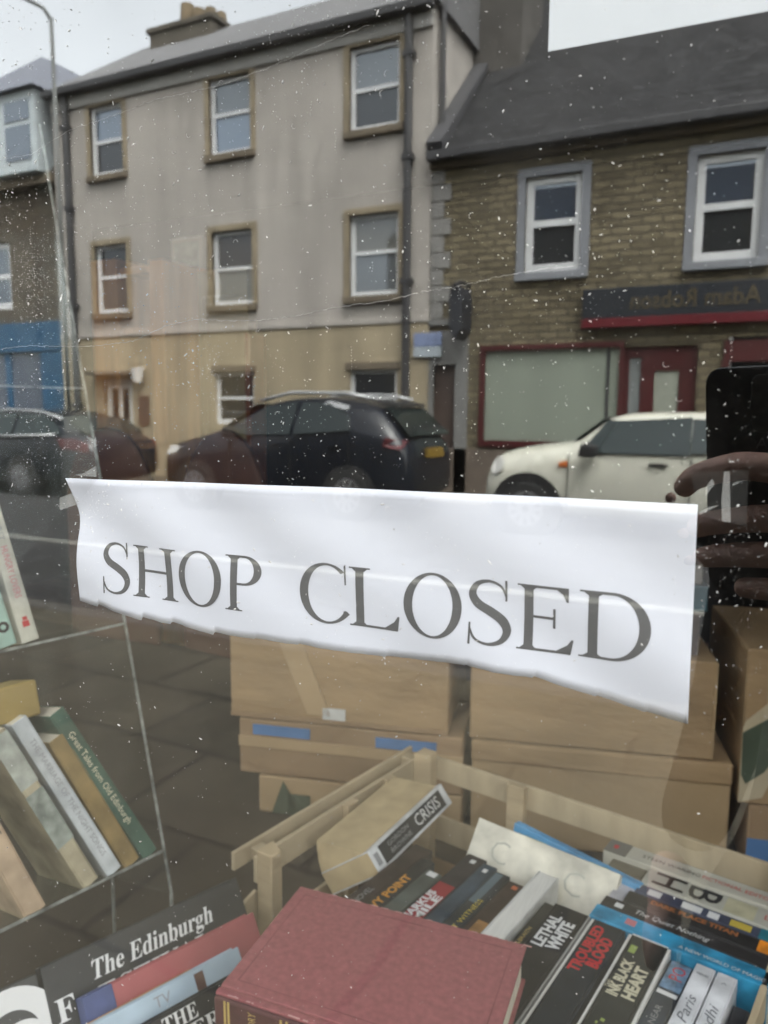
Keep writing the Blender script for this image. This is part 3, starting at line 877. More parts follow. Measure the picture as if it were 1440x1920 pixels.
# ================================================================ this side: the bookshop
XW0, XW1, ZW0, ZW1 = -3.0, 1.1, 0.42, 2.45        # window opening
shop = thing("bookshop_front", "dark painted bookshop front holding the display window", "building", (0, 0, 0.1))
dark_green = mat("dark_green_paint", (0.02, 0.04, 0.035), 0.45)
b = MB()
b.box(-12, XW0 - 0.1, 0.0, 0.3, 0.1, 3.2).box(XW1 + 0.1, 9, 0.0, 0.3, 0.1, 3.2).box(-12, 9, 0.0, 0.3, 3.202, 7.2)
b.build("wall", mat("shop_stone", (0.3, 0.27, 0.21), 0.9, 0.2, 2, 0.2), shop)
MB().box(XW0 - 0.1, XW1 + 0.1, -0.04, 0.02, 0.1, ZW0).build("stall_riser", dark_green, shop, bevel=0.01)
MB().box(XW0 - 0.1, XW1 + 0.1, -0.12, 0.02, ZW1, 3.2).build("fascia", dark_green, shop, bevel=0.01)
MB().box(XW0 - 0.1, XW0, -0.04, 0.03, ZW0, ZW1).box(XW1, XW1 + 0.1, -0.04, 0.03, ZW0, ZW1).build("window_frame", dark_green, shop, bevel=0.008)
MB().prism([(-12, -0.1, 7.2), (-12, 3, 9.2), (-12, 6, 7.2)], (0, 0, 0), (21, 0, 0)).build("roof", slate, shop)
# the pane: 6 mm of glass, mirrors the street
gl_out = clear_mat("window_glass", 0.14, (0.99, 1.0, 0.99), 0.8, smear=0.013)
gl_in = clear_mat("window_glass_inside", 0.004, (1, 1, 1), 0.0)
g = MB()
g.box(XW0, XW1, 0.0, 0.006, ZW0, ZW1)
go = g.build("window_pane", [gl_out, gl_in])
for p in go.data.polygons:
    p.material_index = 0 if p.normal.y < -0.5 else 1
tag(go, "large clear shop window pane mirroring the street opposite", "window pane")

# room behind the window
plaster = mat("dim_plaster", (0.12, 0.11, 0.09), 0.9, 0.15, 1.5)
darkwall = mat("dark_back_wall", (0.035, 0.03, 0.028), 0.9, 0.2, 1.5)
boards = mat("floor_boards", (0.13, 0.085, 0.05), 0.7, 0.3, 3, stretch=(1, 8, 1))
kind(MB().box(-5, 1.9, 0.02, 4.5, 0.05, 0.12).build("floor", boards))
kind(MB().box(-5, 1.9, 0.02, 4.5, 2.9, 2.96).build("ceiling", plaster))
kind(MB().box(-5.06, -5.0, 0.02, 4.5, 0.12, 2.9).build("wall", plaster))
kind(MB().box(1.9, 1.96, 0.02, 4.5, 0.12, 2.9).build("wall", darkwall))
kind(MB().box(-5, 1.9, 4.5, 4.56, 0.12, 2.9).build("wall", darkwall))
platform = MB().box(-2.9, 1.05, 0.03, 1.85, 0.12, 0.60).build("display_platform", mat("platform_board", (0.045, 0.033, 0.02), 0.8, 0.25, 4))
tag(platform, "low dark platform under the books and boxes", "platform")

# ---- bookcase, door and chairs deeper in the shop
oak = mat("orange_oak", (0.48, 0.225, 0.085), 0.55, 0.25, 3, 0.1, stretch=(6, 6, 0.7))
BY = 2.05
bc = thing("wooden_bookcase", "tall orange wooden bookcase standing deep in the shop", "bookcase", (-2.25, BY + 0.15, 0.12))
MB().box(-2.46, -2.32, BY, BY + 0.3, 0.12, 2.04).build("side_panel", oak, bc, bevel=0.004)
MB().box(-2.157, -2.086, BY, BY + 0.3, 0.12, 2.02).build("side_panel", oak, bc, bevel=0.004)
for z in (0.2, 0.62, 1.0, 1.3, 1.75, 1.98):
    MB().box(-2.318, -2.159, BY + 0.02, BY + 0.3, z, z + 0.025).build("shelf", oak, bc)
MB().box(-2.318, -2.159, BY + 0.27, BY + 0.29, 0.12, 2.0).build("back_panel", mat("brown_back", (0.09, 0.045, 0.025), 0.7), bc)
dp_ = thing("panelled_door", "pale grey panelled interior door beside the bookcase", "door", (-1.84, BY + 0.25, 0.12))
gp = mat("pale_grey_paint", (0.36, 0.3, 0.19), 0.6, 0.1, 2)
db = MB().box(-2.19, -1.83, BY + 0.2, BY + 0.24, 0.12, 2.0)
for q in ((-2.07, -2.05, 0.12, 2.0), (-1.88, -1.83, 0.12, 2.0), (-2.05, -1.88, 1.9, 2.0), (-2.05, -1.88, 1.5, 1.6), (-2.05, -1.88, 0.95, 1.05), (-2.05, -1.88, 0.12, 0.3)):
    db.box(q[0], q[1], BY + 0.185, BY + 0.2, q[2], q[3])
db.build("door_leaf", gp, dp_)
MB().box(-1.829, -1.805, BY + 0.16, BY + 0.26, 0.12, 1.75).build("door_jamb", mat("red_brown", (0.2, 0.065, 0.035), 0.6), dp_)
fp = thing("framed_print", "faint framed print with mottled pale picture above the bookcase", "picture", (-1.83, BY + 0.17, 1.95))
MB().box(-2.34, -2.17, BY + 0.34, BY + 0.37, 1.8, 2.18).build("frame", mat("pale_frame", (0.38, 0.36, 0.3), 0.5), fp, bevel=0.004)
MB().box(-2.32, -2.19, BY + 0.336, BY + 0.3385, 1.82, 2.16).build("print", mat("mottled_print", (0.3, 0.33, 0.28), 0.6, 0.35, 18), fp)
ch = mat("chair_wood", (0.09, 0.034, 0.019), 0.5, 0.2, 4)


def chair(x, y, rz, label):
    t = thing("wooden_chair", label, "chair", (x, y, 0.12), "wooden chairs in the shop")
    M = Matrix.Translation((x, y, 0.12)) @ Matrix.Rotation(rz, 4, 'Z')
    MB().box(-0.22, 0.22, -0.2, 0.2, 0.42, 0.46).build("seat", ch, t, bevel=0.015, M=M)
    for sx in (-1, 1):
        for sy in (-1, 1):
            MB().tube([(sx * 0.19, sy * 0.17, 0.42), (sx * 0.21, sy * 0.19, 0)], 0.02, 8).build("leg", ch, t, M=M)
    out = [(0.2 * math.cos(a), 0.19, 0.95 + 0.32 * math.sin(a)) for a in [math.pi * k / 14 for k in range(15)]]
    out = [(0.2, 0.19, 0.46)] + out + [(-0.2, 0.19, 0.46)]
    MB().prism(out, (0, 0, 0), (0, 0.03, 0)).build("backrest", ch, t, bevel=0.008, M=M)
    return t


chair(-2.12, 1.6, 0.1, "round-backed dark red wooden chair in front of the bookcase")
chair(-1.66, 1.62, -0.1, "round-backed dark red wooden chair in front of the grey door")

# ---------------------------------------------------------------- cardboard boxes
card = mat("cardboard", (0.34, 0.23, 0.12), 0.85, 0.16, 5, 0.35, 14, stretch=(1, 1, 3))
card2 = mat("cardboard_pale", (0.37, 0.26, 0.14), 0.85, 0.16, 5, 0.35, 14)
card3 = mat("cardboard_brown", (0.3, 0.2, 0.11), 0.85, 0.18, 5, 0.35, 14)
tape_tan = mat("packing_tape", (0.42, 0.3, 0.17), 0.3, 0.1, 6)
tape_blue = mat("blue_tape", (0.09, 0.2, 0.4), 0.35, 0.12, 20)
green_ink = mat("green_ink", (0.06, 0.08, 0.05), 0.7, 0.15, 15)
pale_ink = mat("pale_ink", (0.5, 0.42, 0.28), 0.8, 0.1, 8)
T14 = rad(14)
BM = Matrix.Translation((-0.4875, 1.106, 0)) @ Matrix.Rotation(T14, 4, 'Z')


def carton(label, s0, s1, z0, z1, depth=0.34, m=card, y0=0.0, lid=0.0):
    t = thing("cardboard_box", label, "box", tuple(BM @ Vector(((s0 + s1) / 2, y0 + depth / 2, z0))), "cardboard boxes stacked behind the crate")
    b = MB()
    b.box(s0, s1, y0, y0 + depth, z0, z1)
    b.build("carton", m, t, bevel=0.004, M=BM)
    if lid:
        MB().box(s0 - 0.004, s1 + 0.004, y0 - 0.005, y0 + depth + 0.004, z1 - lid, z1 + 0.004).build("lid", m, t, bevel=0.004, M=BM)
    return t


def on_front(t, name, m, s0, s1, z0, z1, y=-0.003, slant=0.0):
    return MB().prism([(s0, y, z0), (s1, y, z0), (s1 + slant, y, z1), (s0 + slant, y, z1)], (0, 0, 0), (0, 0.0025, 0)).build(name, m, t, M=BM)


tE = carton("bottom left cardboard box with dark green printed spike", -0.445, -0.012, 0.602, 0.684, 0.3, card2)
on_front(tE, "printed_mark", green_ink, -0.38, -0.33, 0.605, 0.65, slant=0.0)
MB().prism([(-0.415, -0.003, 0.604), (-0.345, -0.003, 0.604), (-0.39, -0.003, 0.676)], (0, 0, 0), (0, 0.0025, 0)).build("printed_mark", green_ink, tE, M=BM)
tC = carton("middle left cardboard box with two strips of blue tape", -0.487, -0.012, 0.687, 0.808, 0.34, card3)
on_front(tC, "blue_tape_strip", tape_blue, -0.455, -0.33, 0.775, 0.797)
on_front(tC, "blue_tape_strip", tape_blue, -0.19, -0.065, 0.772, 0.794)
on_front(tC, "packing_tape_strip", tape_tan, -0.487, -0.012, 0.748, 0.77)
tA = carton("upper left cardboard box with small white sticker and slanting tape", -0.505, -0.042, 0.811, 1.085, 0.34, card)
on_front(tA, "sticker", mat("white_sticker", (0.6, 0.6, 0.57), 0.5, 0.1, 40), -0.302, -0.254, 0.822, 0.846)
on_front(tA, "packing_tape_strip", tape_tan, -0.335, -0.285, 0.83, 1.08, slant=-0.1)
on_front(tA, "seam_strip", card3, -0.503, -0.044, 0.813, 0.822, y=-0.004)
tD = carton("lower right cardboard box with creased pale lid under the boxes", 0.006, 0.487, 0.602, 0.806, 0.36, card2)
MB().box(0.004, 0.489, -0.004, 0.36, 0.765, 0.8085).build("lid", card, tD, bevel=0.006, M=BM)
tB = carton("upper right plain cardboard box beside the end of the paper sign", 0.0, 0.452, 0.811, 1.0, 0.36, card)
on_front(tB, "seam_strip", card2, 0.448, 0.4515, 0.815, 0.998, y=-0.003)
tG = carton("lowest right cardboard box with a wide blue label", 0.52, 0.95, 0.602, 0.732, 0.33, card3)
on_front(tG, "blue_label", tape_blue, 0.52, 0.565, 0.607, 0.668)
tF = carton("right-hand cardboard box printed with large dark green leaves", 0.5, 0.95, 0.735, 1.03, 0.33, card)


def leaf(pts, m, y):
    MB().prism([(s, y, z) for s, z in pts], (0, 0, 0), (0, 0.002, 0)).build("printed_leaf", m, tF, M=BM)


leaf([(0.5, 0.88), (0.505, 0.895), (0.56, 0.95), (0.6, 1.028), (0.66, 1.028), (0.6, 0.9), (0.54, 0.75), (0.5, 0.737)], pale_ink, -0.0025)
leaf([(0.5, 0.872), (0.545, 0.905), (0.585, 0.955), (0.597, 0.985), (0.6, 0.93), (0.575, 0.86), (0.54, 0.8), (0.51, 0.775), (0.502, 0.79)], green_ink, -0.0045)
leaf([(0.58, 0.815), (0.61, 0.85), (0.66, 0.9), (0.68, 0.86), (0.63, 0.81)], green_ink, -0.0045)


# ---------------------------------------------------------------- books
page = mat("book_pages", (0.58, 0.53, 0.42), 0.9, 0.12, 30, stretch=(60, 1, 1))
page_white = mat("white_pages", (0.66, 0.65, 0.6), 0.9, 0.1, 30, stretch=(60, 1, 1))
page_tan = mat("tan_pages", (0.5, 0.39, 0.22), 0.9, 0.12, 30)


def cm(name, col, rough=0.38, var=0.3, scale=25, **k):
    return mat("cover_" + name, col, rough, var, scale, **k)


def book(label, org, length_dir, down_dir, thick_dir, L, Wd, T, cover, pages=page, board=0.0018, hard=False, fore=False, group=None, name="book"):
    """org: one end corner of the spine; the spine runs along length_dir (L) and is T thick along thick_dir;
    the boards run Wd along down_dir. fore=True leaves the pages facing up instead of the spine."""
    ez = Vector(length_dir).normalized()
    ey = Vector(down_dir)
    ey = (ey - ez * ey.dot(ez)).normalized()
    ex = ez.cross(ey).normalized()
    if ex.dot(Vector(thick_dir)) < 0:
        ex = -ex
    M = Matrix.Translation(org) @ Matrix((ex, ey, ez)).transposed().to_4x4()
    t = thing(name, label, "book", tuple(M @ Vector((T / 2, Wd, L / 2))), group)
    bd = 0.003 if hard else board
    ins = 0.003 if hard else 0.0003
    b = MB()
    if fore:
        b.box(0, bd, 0, Wd, 0, L, M).box(T - bd, T, 0, Wd, 0, L, M).box(bd, T - bd, Wd - bd, Wd, 0, L, M)
        b.build("cover", cover, t, bevel=0.0006)
        MB().box(bd + 0.0002, T - bd - 0.0002, ins + 0.001, Wd - bd - 0.0002, ins, L - ins, M).build("pages", pages, t)
    else:
        b.box(0, bd, 0.0, Wd, 0, L, M).box(T - bd, T, 0.0, Wd, 0, L, M).box(bd, T - bd, 0, bd, 0, L, M)
        b.build("cover", cover, t, bevel=0.0009)
        MB().box(bd + 0.0002, T - bd - 0.0002, bd + 0.0002, Wd - ins, ins, L - ins, M).build("pages", pages, t)
    return t, M, (ex, ey, ez)


def spine_text(bk, s, size, frac, T, L, m, flip=False, fit=None, across=0.5, name="lettering", rd=None, **k):
    """Letters along the spine of book bk. frac 0..1 along it, across 0..1 over its thickness."""
    t, M, (ex, ey, ez) = bk
    o = M @ Vector((T * across, -0.0002, L * frac))
    nrm = -ey
    right = -ez if flip else ez
    up = nrm.cross(right)
    return letters(s, size, o, right, up, m, t, name=name, fit=fit, **k)


def spine_patch(bk, name, m, x0, x1, z0, z1, T, L, lift=0.0003):
    t, M, _ = bk
    return MB().box(T * x0, T * x1, -lift, lift * 0.2, L * z0, L * z1, M).build(name, m, t)


OC = Vector((-0.505, 0.918, 0.85))
EU = Vector((0.98325, -0.18224, 0))
EF = Vector((-0.18224, -0.98325, 0))
DN = Vector((0, 0, -1))


def K(u, f, z=0.85):
    p = OC + EU * u + EF * f
    p.z = z
    return p


ink = {n: mat("ink_" + n, c, 0.5, 0.05) for n, c in dict(white=(0.7, 0.7, 0.68), yellow=(0.55, 0.42, 0.06), orange=(0.6, 0.28, 0.05), red=(0.5, 0.03, 0.035), black=(0.02, 0.02, 0.02), green=(0.3, 0.38, 0.1), cream=(0.62, 0.58, 0.42), grey=(0.3, 0.3, 0.3), gold=(0.5, 0.36, 0.12), pink=(0.55, 0.2, 0.22), pencil=(0.16, 0.17, 0.18)).items()}
GR = "paperbacks packed spine up in the crate"


def up_book(label, u0, u1, f0, f1, z, h, cover, lean=0.0, **k):
    """Row of spines running from the back of the crate (f0) to the front (f1): the head lies nearest."""
    a, bq = K(u0, f1, z), K(u0, f0, z)
    return book(label, a, bq - a, DN + EU * lean, EU, (bq - a).length, h, u1 - u0, cover, group=GR, **k)


BLK = cm("black", (0.018, 0.018, 0.018))
# from the left of the crate to the right
bk = up_book("dark brown paperback with worn spine left of the yellow-titled book", 0.143, 0.172, 0.235, 0.44, 0.845, 0.13, cm("dark_brown", (0.05, 0.036, 0.028), var=0.4))
spine_text(bk, "A NOVEL", 0.012, 0.3, 0.029, 0.205, ink["grey"])
bk = up_book("black paperback with bold yellow title on its spine", 0.174, 0.193, 0.262, 0.44, 0.848, 0.13, cm("charcoal", (0.03, 0.03, 0.028)))
spine_text(bk, "IVY POINT", 0.016, 0.5, 0.019, 0.178, ink["orange"], fit=0.085, offset=0.0006)
bk = up_book("plain grey-green paperback between the yellow and red titles", 0.194, 0.216, 0.28, 0.45, 0.848, 0.13, cm("grey_green", (0.09, 0.1, 0.085)))
spine_patch(bk, "end_band", ink["white"], 0.2, 0.8, 0.93, 0.99, 0.022, 0.17)
bk = up_book("dark paperback with white lettering over a red spine panel", 0.218, 0.247, 0.215, 0.42, 0.848, 0.13, cm("black_red", (0.035, 0.03, 0.03), var=0.4))
spine_patch(bk, "spine_panel", mat("panel_red", (0.28, 0.03, 0.035), 0.4), 0.1, 0.9, 0.1, 0.62, 0.029, 0.205)
spine_text(bk, "MARKUS", 0.014, 0.34, 0.029, 0.205, ink["white"], fit=0.07, across=0.3, offset=0.0005)
spine_text(bk, "MILE", 0.014, 0.34, 0.029, 0.205, ink["white"], fit=0.06, across=0.7, offset=0.0005)
spine_patch(bk, "badge", ink["white"], 0.4, 0.65, 0.91, 0.95, 0.029, 0.205)
bk = up_book("slate blue paperback with faded spine beside the red panel", 0.248, 0.268, 0.225, 0.42, 0.85, 0.13, cm("slate_blue", (0.045, 0.065, 0.085), var=0.35))
spine_patch(bk, "badge", ink["white"], 0.35, 0.65, 0.9, 0.94, 0.02, 0.195)
bk = up_book("near-black paperback with thin olive yellow title", 0.269, 0.29, 0.23, 0.42, 0.849, 0.13, cm("smoke", (0.035, 0.04, 0.042), var=0.3))
spine_text(bk, "THE LAST WITNESS", 0.0095, 0.35, 0.021, 0.19, ink["yellow"], fit=0.115, across=0.72)
spine_patch(bk, "faded_band", mat("faded_blue", (0.12, 0.16, 0.18), 0.5), 0.1, 0.6, 0.6, 0.98, 0.021, 0.19)
bk = up_book("brown paperback with orange patch and orange spot on the spine", 0.291, 0.315, 0.235, 0.42, 0.847, 0.13, cm("umber", (0.06, 0.04, 0.03), var=0.35))
spine_patch(bk, "orange_patch", mat("patch_orange", (0.35, 0.19, 0.07), 0.5, 0.3, 60), 0.3, 0.95, 0.1, 0.5, 0.024, 0.185)
spine_patch(bk, "badge", mat("spot_orange", (0.5, 0.14, 0.06), 0.5), 0.4, 0.7, 0.92, 0.96, 0.024, 0.185)
bk = up_book("thick paperback with its white page edges turned up", 0.316, 0.344, 0.2, 0.42, 0.853, 0.13, cm("pale", (0.5, 0.5, 0.47)), pages=page_white, fore=True)
bk = up_book("thin dark book with small gold lettering against the white title", 0.346, 0.361, 0.245, 0.42, 0.845, 0.14, cm("night", (0.03, 0.03, 0.025)))
spine_text(bk, "ROBERT GALBRAITH", 0.007, 0.45, 0.015, 0.175, ink["gold"], fit=0.08)
HG = "black hardbacks with large titles"


def hard(label, u0, u1, z, cover, f0=0.25, f1=0.475, **k):
    a, bq = K(u0 + 0.006, f1, z), K(u0, f0, z)
    return book(label, a, bq - a, DN, EU, (bq - a).length, 0.155, u1 - u0, cover, hard=True, group=HG, **k), u1 - u0, (bq - a).length


for lab, u0, u1, l1, l2, ik, pg, cov, sz in (
        ("black hardback titled in white block capitals LETHAL WHITE", 0.362, 0.404, "LETHAL", "WHITE", "white", page, BLK, 0.0185),
        ("black hardback titled in red capitals TROUBLED BLOOD", 0.412, 0.449, "TROUBLED", "BLOOD", "red", page_white, cm("blue_black", (0.02, 0.025, 0.03)), 0.017),
        ("black hardback with cream capitals INK BLACK HEART and green sprigs", 0.457, 0.497, "INK BLACK", "HEART", "cream", page_white, cm("ink_black", (0.03, 0.032, 0.028)), 0.016)):
    bk, T, L = hard(lab, u0, u1, 0.853, cov, pages=pg)
    fr_ = 0.76 if l1 != "INK BLACK" else 0.66
    spine_text(bk, l1, sz, fr_, T, L, ink[ik], fit=0.062 if l1 != "TROUBLED" else 0.088, across=0.3, offset=0.0007)
    spine_text(bk, l2, sz * 1.1, fr_, T, L, ink[ik], fit=0.055, across=0.7, offset=0.0009)
    if l1 == "INK BLACK":
        spine_text(bk, "THE", 0.007, fr_ - 0.07, T, L, ink[ik], across=0.1, fit=0.012)
        for k in range(11):
            q0, q1 = rng.uniform(0.1, 0.5), rng.uniform(0.15, 0.36)
            spine_patch(bk, "sprig", ink["green"], q0, q0 + rng.uniform(0.04, 0.14), q1, q1 + rng.uniform(0.01, 0.03), T, L, 0.0003 + k * 0.00003)
        spine_patch(bk, "sprig", ink["green"], 0.12, 0.3, 0.86, 0.92, T, L)
    if l1 != "LETHAL":
        t, M, _ = bk
        MB().box(-0.0032, -0.0004, 0.001, 0.15, 0.0, L, M).build("dust_jacket_edge", page_white, t)
        if l1 == "INK BLACK":
            MB().box(T + 0.0004, T + 0.0036, 0.001, 0.15, 0.0, L, M).build("dust_jacket_edge", page_white, t)
            MB().box(0, T, 0.0005, 0.15, L + 0.0003, L + 0.0025, M).build("dust_jacket_edge", page_white, t)
    else:
        t, M, _ = bk
        MB().box(T + 0.0004, T + 0.0022, 0.0005, 0.15, 0.0, L, M).build("dust_jacket_edge", mat("jacket_grey", (0.3, 0.3, 0.28), 0.4), t)
bk = up_book("charcoal paperback with pale band and small grey title near the white labels", 0.503, 0.527, 0.258, 0.46, 0.848, 0.13, cm("charcoal_blue", (0.045, 0.055, 0.065), var=0.3))
spine_patch(bk, "pale_band", ink["white"], 0.1, 0.95, 0.71, 0.74, 0.024, 0.202)
spine_patch(bk, "colour_panel", mat("panel_blue", (0.15, 0.24, 0.34), 0.4, 0.5, 90), 0.1, 0.98, 0.76, 0.99, 0.024, 0.202)
spine_text(bk, "THE DARK NEAR", 0.009, 0.4, 0.024, 0.202, ink["grey"], fit=0.09)
spine_text(bk, "PO", 0.02, 0.9, 0.024, 0.202, ink["red"], fit=0.022, across=0.6)
wl = cm("white_label", (0.68, 0.69, 0.7), 0.6)
for lab, u0, u1, wd, mk in (("white spine with handwritten title Vision a Paris", 0.529, 0.549, "Vision a Paris", "PREUSS"), ("white spine with handwritten words of the Bodhi", 0.551, 0.571, "of the Bodhi", "A")):
    bk = up_book(lab, u0, u1, 0.25, 0.455, 0.851, 0.13, wl, pages=page_white)
    spine_text(bk, wd, 0.015, 0.44, 0.02, 0.205, ink["pencil"], fit=0.115, shear=0.35)
    t, M, (ex, ey, ez) = bk
    letters(mk, 0.006, M @ Vector((0.01, -0.0002, 0.188)), ex if (-ey).cross(ex).dot(ez) > 0 else -ex, ez, ink["pencil"], t, fit=0.012 if len(mk) > 1 else 0.006)
bk = up_book("slim dark paperback with small pink lettering right of the white spines", 0.572, 0.588, 0.27, 0.44, 0.835, 0.12, cm("mixed", (0.06, 0.06, 0.065), var=0.5))
spine_text(bk, "TALES", 0.008, 0.7, 0.016, 0.17, ink["pink"], fit=0.03)

# the paperback lying askew on the left, pages fanned
ca, cb_ = K(0.119, 0.315, 0.862), K(0.102, 0.105, 0.87)
CR = book("thick white paperback titled CRISIS lying askew with fanned tan pages", ca, cb_ - ca, EU * -0.8 + DN * 0.6, EU * 0.6 + DN * 0.8, (cb_ - ca).length, 0.1, 0.034, cm("crisis_white", (0.6, 0.61, 0.6)), pages=page_tan)
Lc = (cb_ - ca).length
spine_patch(CR, "spine_panel", cm("panel_black", (0.03, 0.03, 0.03)), 0.12, 0.88, 0.1, 0.93, 0.034, Lc)
spine_text(CR, "CRISIS", 0.024, 0.7, 0.034, Lc, ink["white"], fit=0.07, lift=0.0008)
spine_text(CR, "GORDON", 0.009, 0.32, 0.034, Lc, ink["grey"], fit=0.055, across=0.35, lift=0.0008)
spine_text(CR, "BROWNE", 0.009, 0.32, 0.034, Lc, ink["grey"], fit=0.055, across=0.65, lift=0.0008)
spine_patch(CR, "foot_mark", ink["grey"], 0.25, 0.75, 0.03, 0.075, 0.034, Lc)
t, M, _ = CR
sec = [(0.003, 0.004, 0.001)] + [(0.003 - 0.099 * math.sin(rad(q * 2.6)) * (1 - 0.004 * q), 0.002 + (0.098 - 0.0012 * q) * math.cos(rad(q * 2.6)), 0.001) for q in range(12)]
MB().prism([M @ Vector(p) for p in sec], (0, 0, 0), M.to_3x3() @ Vector((0, 0, Lc - 0.002))).build("pages", page_tan, t)

# cream book leaning across the middle, blue book behind it
a, bq = K(0.2, 0.155, 0.868), K(0.41, 0.158, 0.862)
CRM = book("cream paperback with large pale ring letters leaning across the crate", a, bq - a, EF * 0.75 + DN, EF * -1, (bq - a).length, 0.13, 0.022, cm("cream", (0.6, 0.57, 0.47), 0.45), pages=page)
Lq = (bq - a).length
spine_patch(CRM, "spine_panel", mat("pale_green_band", (0.44, 0.46, 0.38), 0.5, 0.2, 60), 0.25, 0.95, 0.02, 0.97, 0.022, Lq)
spine_text(CRM, "SECRET GARDENS", 0.009, 0.62, 0.022, Lq, ink["grey"], fit=0.11, across=0.55, flip=False)
spine_patch(CRM, "green_bar", ink["green"], 0.1, 0.28, 0.3, 0.5, 0.022, Lq, 0.0006)
spine_patch(CRM, "green_bar", ink["green"], 0.1, 0.28, 0.8, 0.92, 0.022, Lq, 0.0006)
t, M, (ex, ey, ez) = CRM
face = -1 if ex.dot(EF) < 0 else 1
for zf, txt in ((0.22, "C"), (0.74, "C")):
    o = M @ Vector((0.0 if face < 0 else 0.022, 0.035, Lq * zf))
    o = M @ Vector((0.0, 0.035, Lq * zf))
    nrm = -ex
    right = ez if nrm.cross(ez).dot(ey) < 0 else -ez
    letters("C", 0.045, o, ez, nrm.cross(ez), mat("ring_grey", (0.4, 0.4, 0.34), 0.5), t, offset=-0.0008)
a, bq = K(0.245, 0.118, 0.862), K(0.435, 0.142, 0.852)
bk = book("thin sky blue book standing behind the cream paperback", a, bq - a, DN + EF * 0.1, EF, (bq - a).length, 0.14, 0.012, cm("sky_blue", (0.1, 0.32, 0.55)))
BG = "books packed spine up along the back of the crate"


def back_book(label, u0, u1, f0, f1, z, h, cover, **k):
    """Spines running along the back of the crate, left to right."""
    a, bq = K(u0, f0, z), K(u1, f0, z)
    return book(label, a, bq - a, DN, EF, (bq - a).length, h, f1 - f0, cover, group=BG, **k)


bk = back_book("long off-white spine with black and red lettering at the crate's back", 0.365, 0.6, 0.066, 0.1, 0.852, 0.16, cm("offwhite", (0.46, 0.44, 0.36), 0.45, 0.2, 12))
spine_text(bk, "STEEN WARING", 0.011, 0.37, 0.034, 0.235, ink["black"], fit=0.075)
spine_text(bk, "FICTIONAL EDITOR", 0.011, 0.72, 0.034, 0.235, ink["red"], fit=0.085)
spine_patch(bk, "grey_end", mat("grey_end", (0.14, 0.135, 0.115), 0.5), 0.0, 1.0, 0.0, 0.13, 0.034, 0.235)
spine_patch(bk, "red_badge", ink["red"], 0.35, 0.6, 0.04, 0.065, 0.034, 0.235, 0.0006)
bk = back_book("pale spine with huge black stacked letters H and B", 0.43, 0.61, 0.102, 0.141, 0.851, 0.16, cm("palestone", (0.44, 0.43, 0.36), 0.45, 0.15, 20))
t, M, (ex, ey, ez) = bk
for s_, zf in (("H", 0.16), ("B", 0.4)):
    letters(s_, 0.055, M @ Vector((0.018, -0.0002, 0.18 * zf)), ex, (-ey).cross(ex), ink["black"], t, fit=0.028, offset=0.0005)
spine_patch(bk, "cream_patch", mat("cream_patch", (0.48, 0.45, 0.3), 0.5, 0.2, 40), 0.1, 0.9, 0.55, 0.74, 0.039, 0.18)
spine_text(bk, "LEE", 0.014, 0.85, 0.039, 0.18, ink["red"], fit=0.02)
bk = back_book("navy spine with white blocks below the big black letters", 0.43, 0.61, 0.143, 0.164, 0.85, 0.15, cm("navy", (0.06, 0.07, 0.11)))
for z0, z1, q in ((0.08, 0.17, "white"), (0.31, 0.44, "white"), (0.48, 0.55, "white"), (0.62, 0.75, "yellow")):
    spine_patch(bk, "white_block" if q == "white" else "yellow_block", ink[q], 0.2, 0.8, z0, z1, 0.021, 0.18)
spine_patch(bk, "teal_end", mat("teal_end", (0.02, 0.16, 0.2), 0.4, 0.4, 40), 0.0, 1.0, 0.8, 1.0, 0.021, 0.18)
bk = back_book("black spine with dull orange title and bright orange end", 0.425, 0.615, 0.166, 0.192, 0.851, 0.15, cm("soot", (0.025, 0.024, 0.022)))
spine_text(bk, "DARK PLACE TITAN", 0.011, 0.42, 0.026, 0.19, mat("ink_rust", (0.36, 0.13, 0.04), 0.5), fit=0.1, across=0.35, offset=0.0005)
spine_patch(bk, "flame_end", mat("flame", (0.75, 0.25, 0.02), 0.4, 0.4, 60), 0.05, 0.9, 0.8, 1.0, 0.026, 0.19)
bk = back_book("black spine with small white italic title above the blue book", 0.405, 0.6, 0.194, 0.216, 0.851, 0.15, cm("soot2", (0.028, 0.026, 0.025)))
spine_text(bk, "The Quiet Nothing", 0.012, 0.42, 0.022, 0.195, ink["white"], fit=0.085, shear=0.3)
spine_patch(bk, "badge", ink["white"], 0.3, 0.7, 0.08, 0.13, 0.022, 0.195)
bk = back_book("bright blue glossy book with pale swirls along its spine", 0.403, 0.6, 0.218, 0.246, 0.852, 0.15, cm("bright_blue", (0.03, 0.25, 0.42), 0.3, 0.55, 30))
spine_text(bk, "A NEW WORLD OF MAGIC", 0.008, 0.75, 0.028, 0.197, ink["white"], fit=0.09, across=0.7)
spine_patch(bk, "pink_patch", ink["pink"], 0.2, 0.6, 0.2, 0.26, 0.028, 0.197)
bk = back_book("small lilac-white paperback wedged behind the cream book", 0.405, 0.428, 0.13, 0.19, 0.846, 0.13, cm("lilac", (0.5, 0.49, 0.52)))
bk = back_book("dull brown book end between off-white and big-letter spines", 0.38, 0.427, 0.102, 0.128, 0.846, 0.13, cm("khaki", (0.12, 0.105, 0.07), var=0.3))

# inner layer the spine-up books rest on
CMX = Matrix.Translation((OC.x, OC.y, 0)) @ Matrix((EU, EF, Vector((0, 0, 1)))).transposed().to_4x4()
tag(MB().box(0.03, 0.585, 0.03, 0.4, 0.625, 0.688, CMX).build("cardboard_tray", card3), "brown cardboard layer under the books in the crate", "tray")

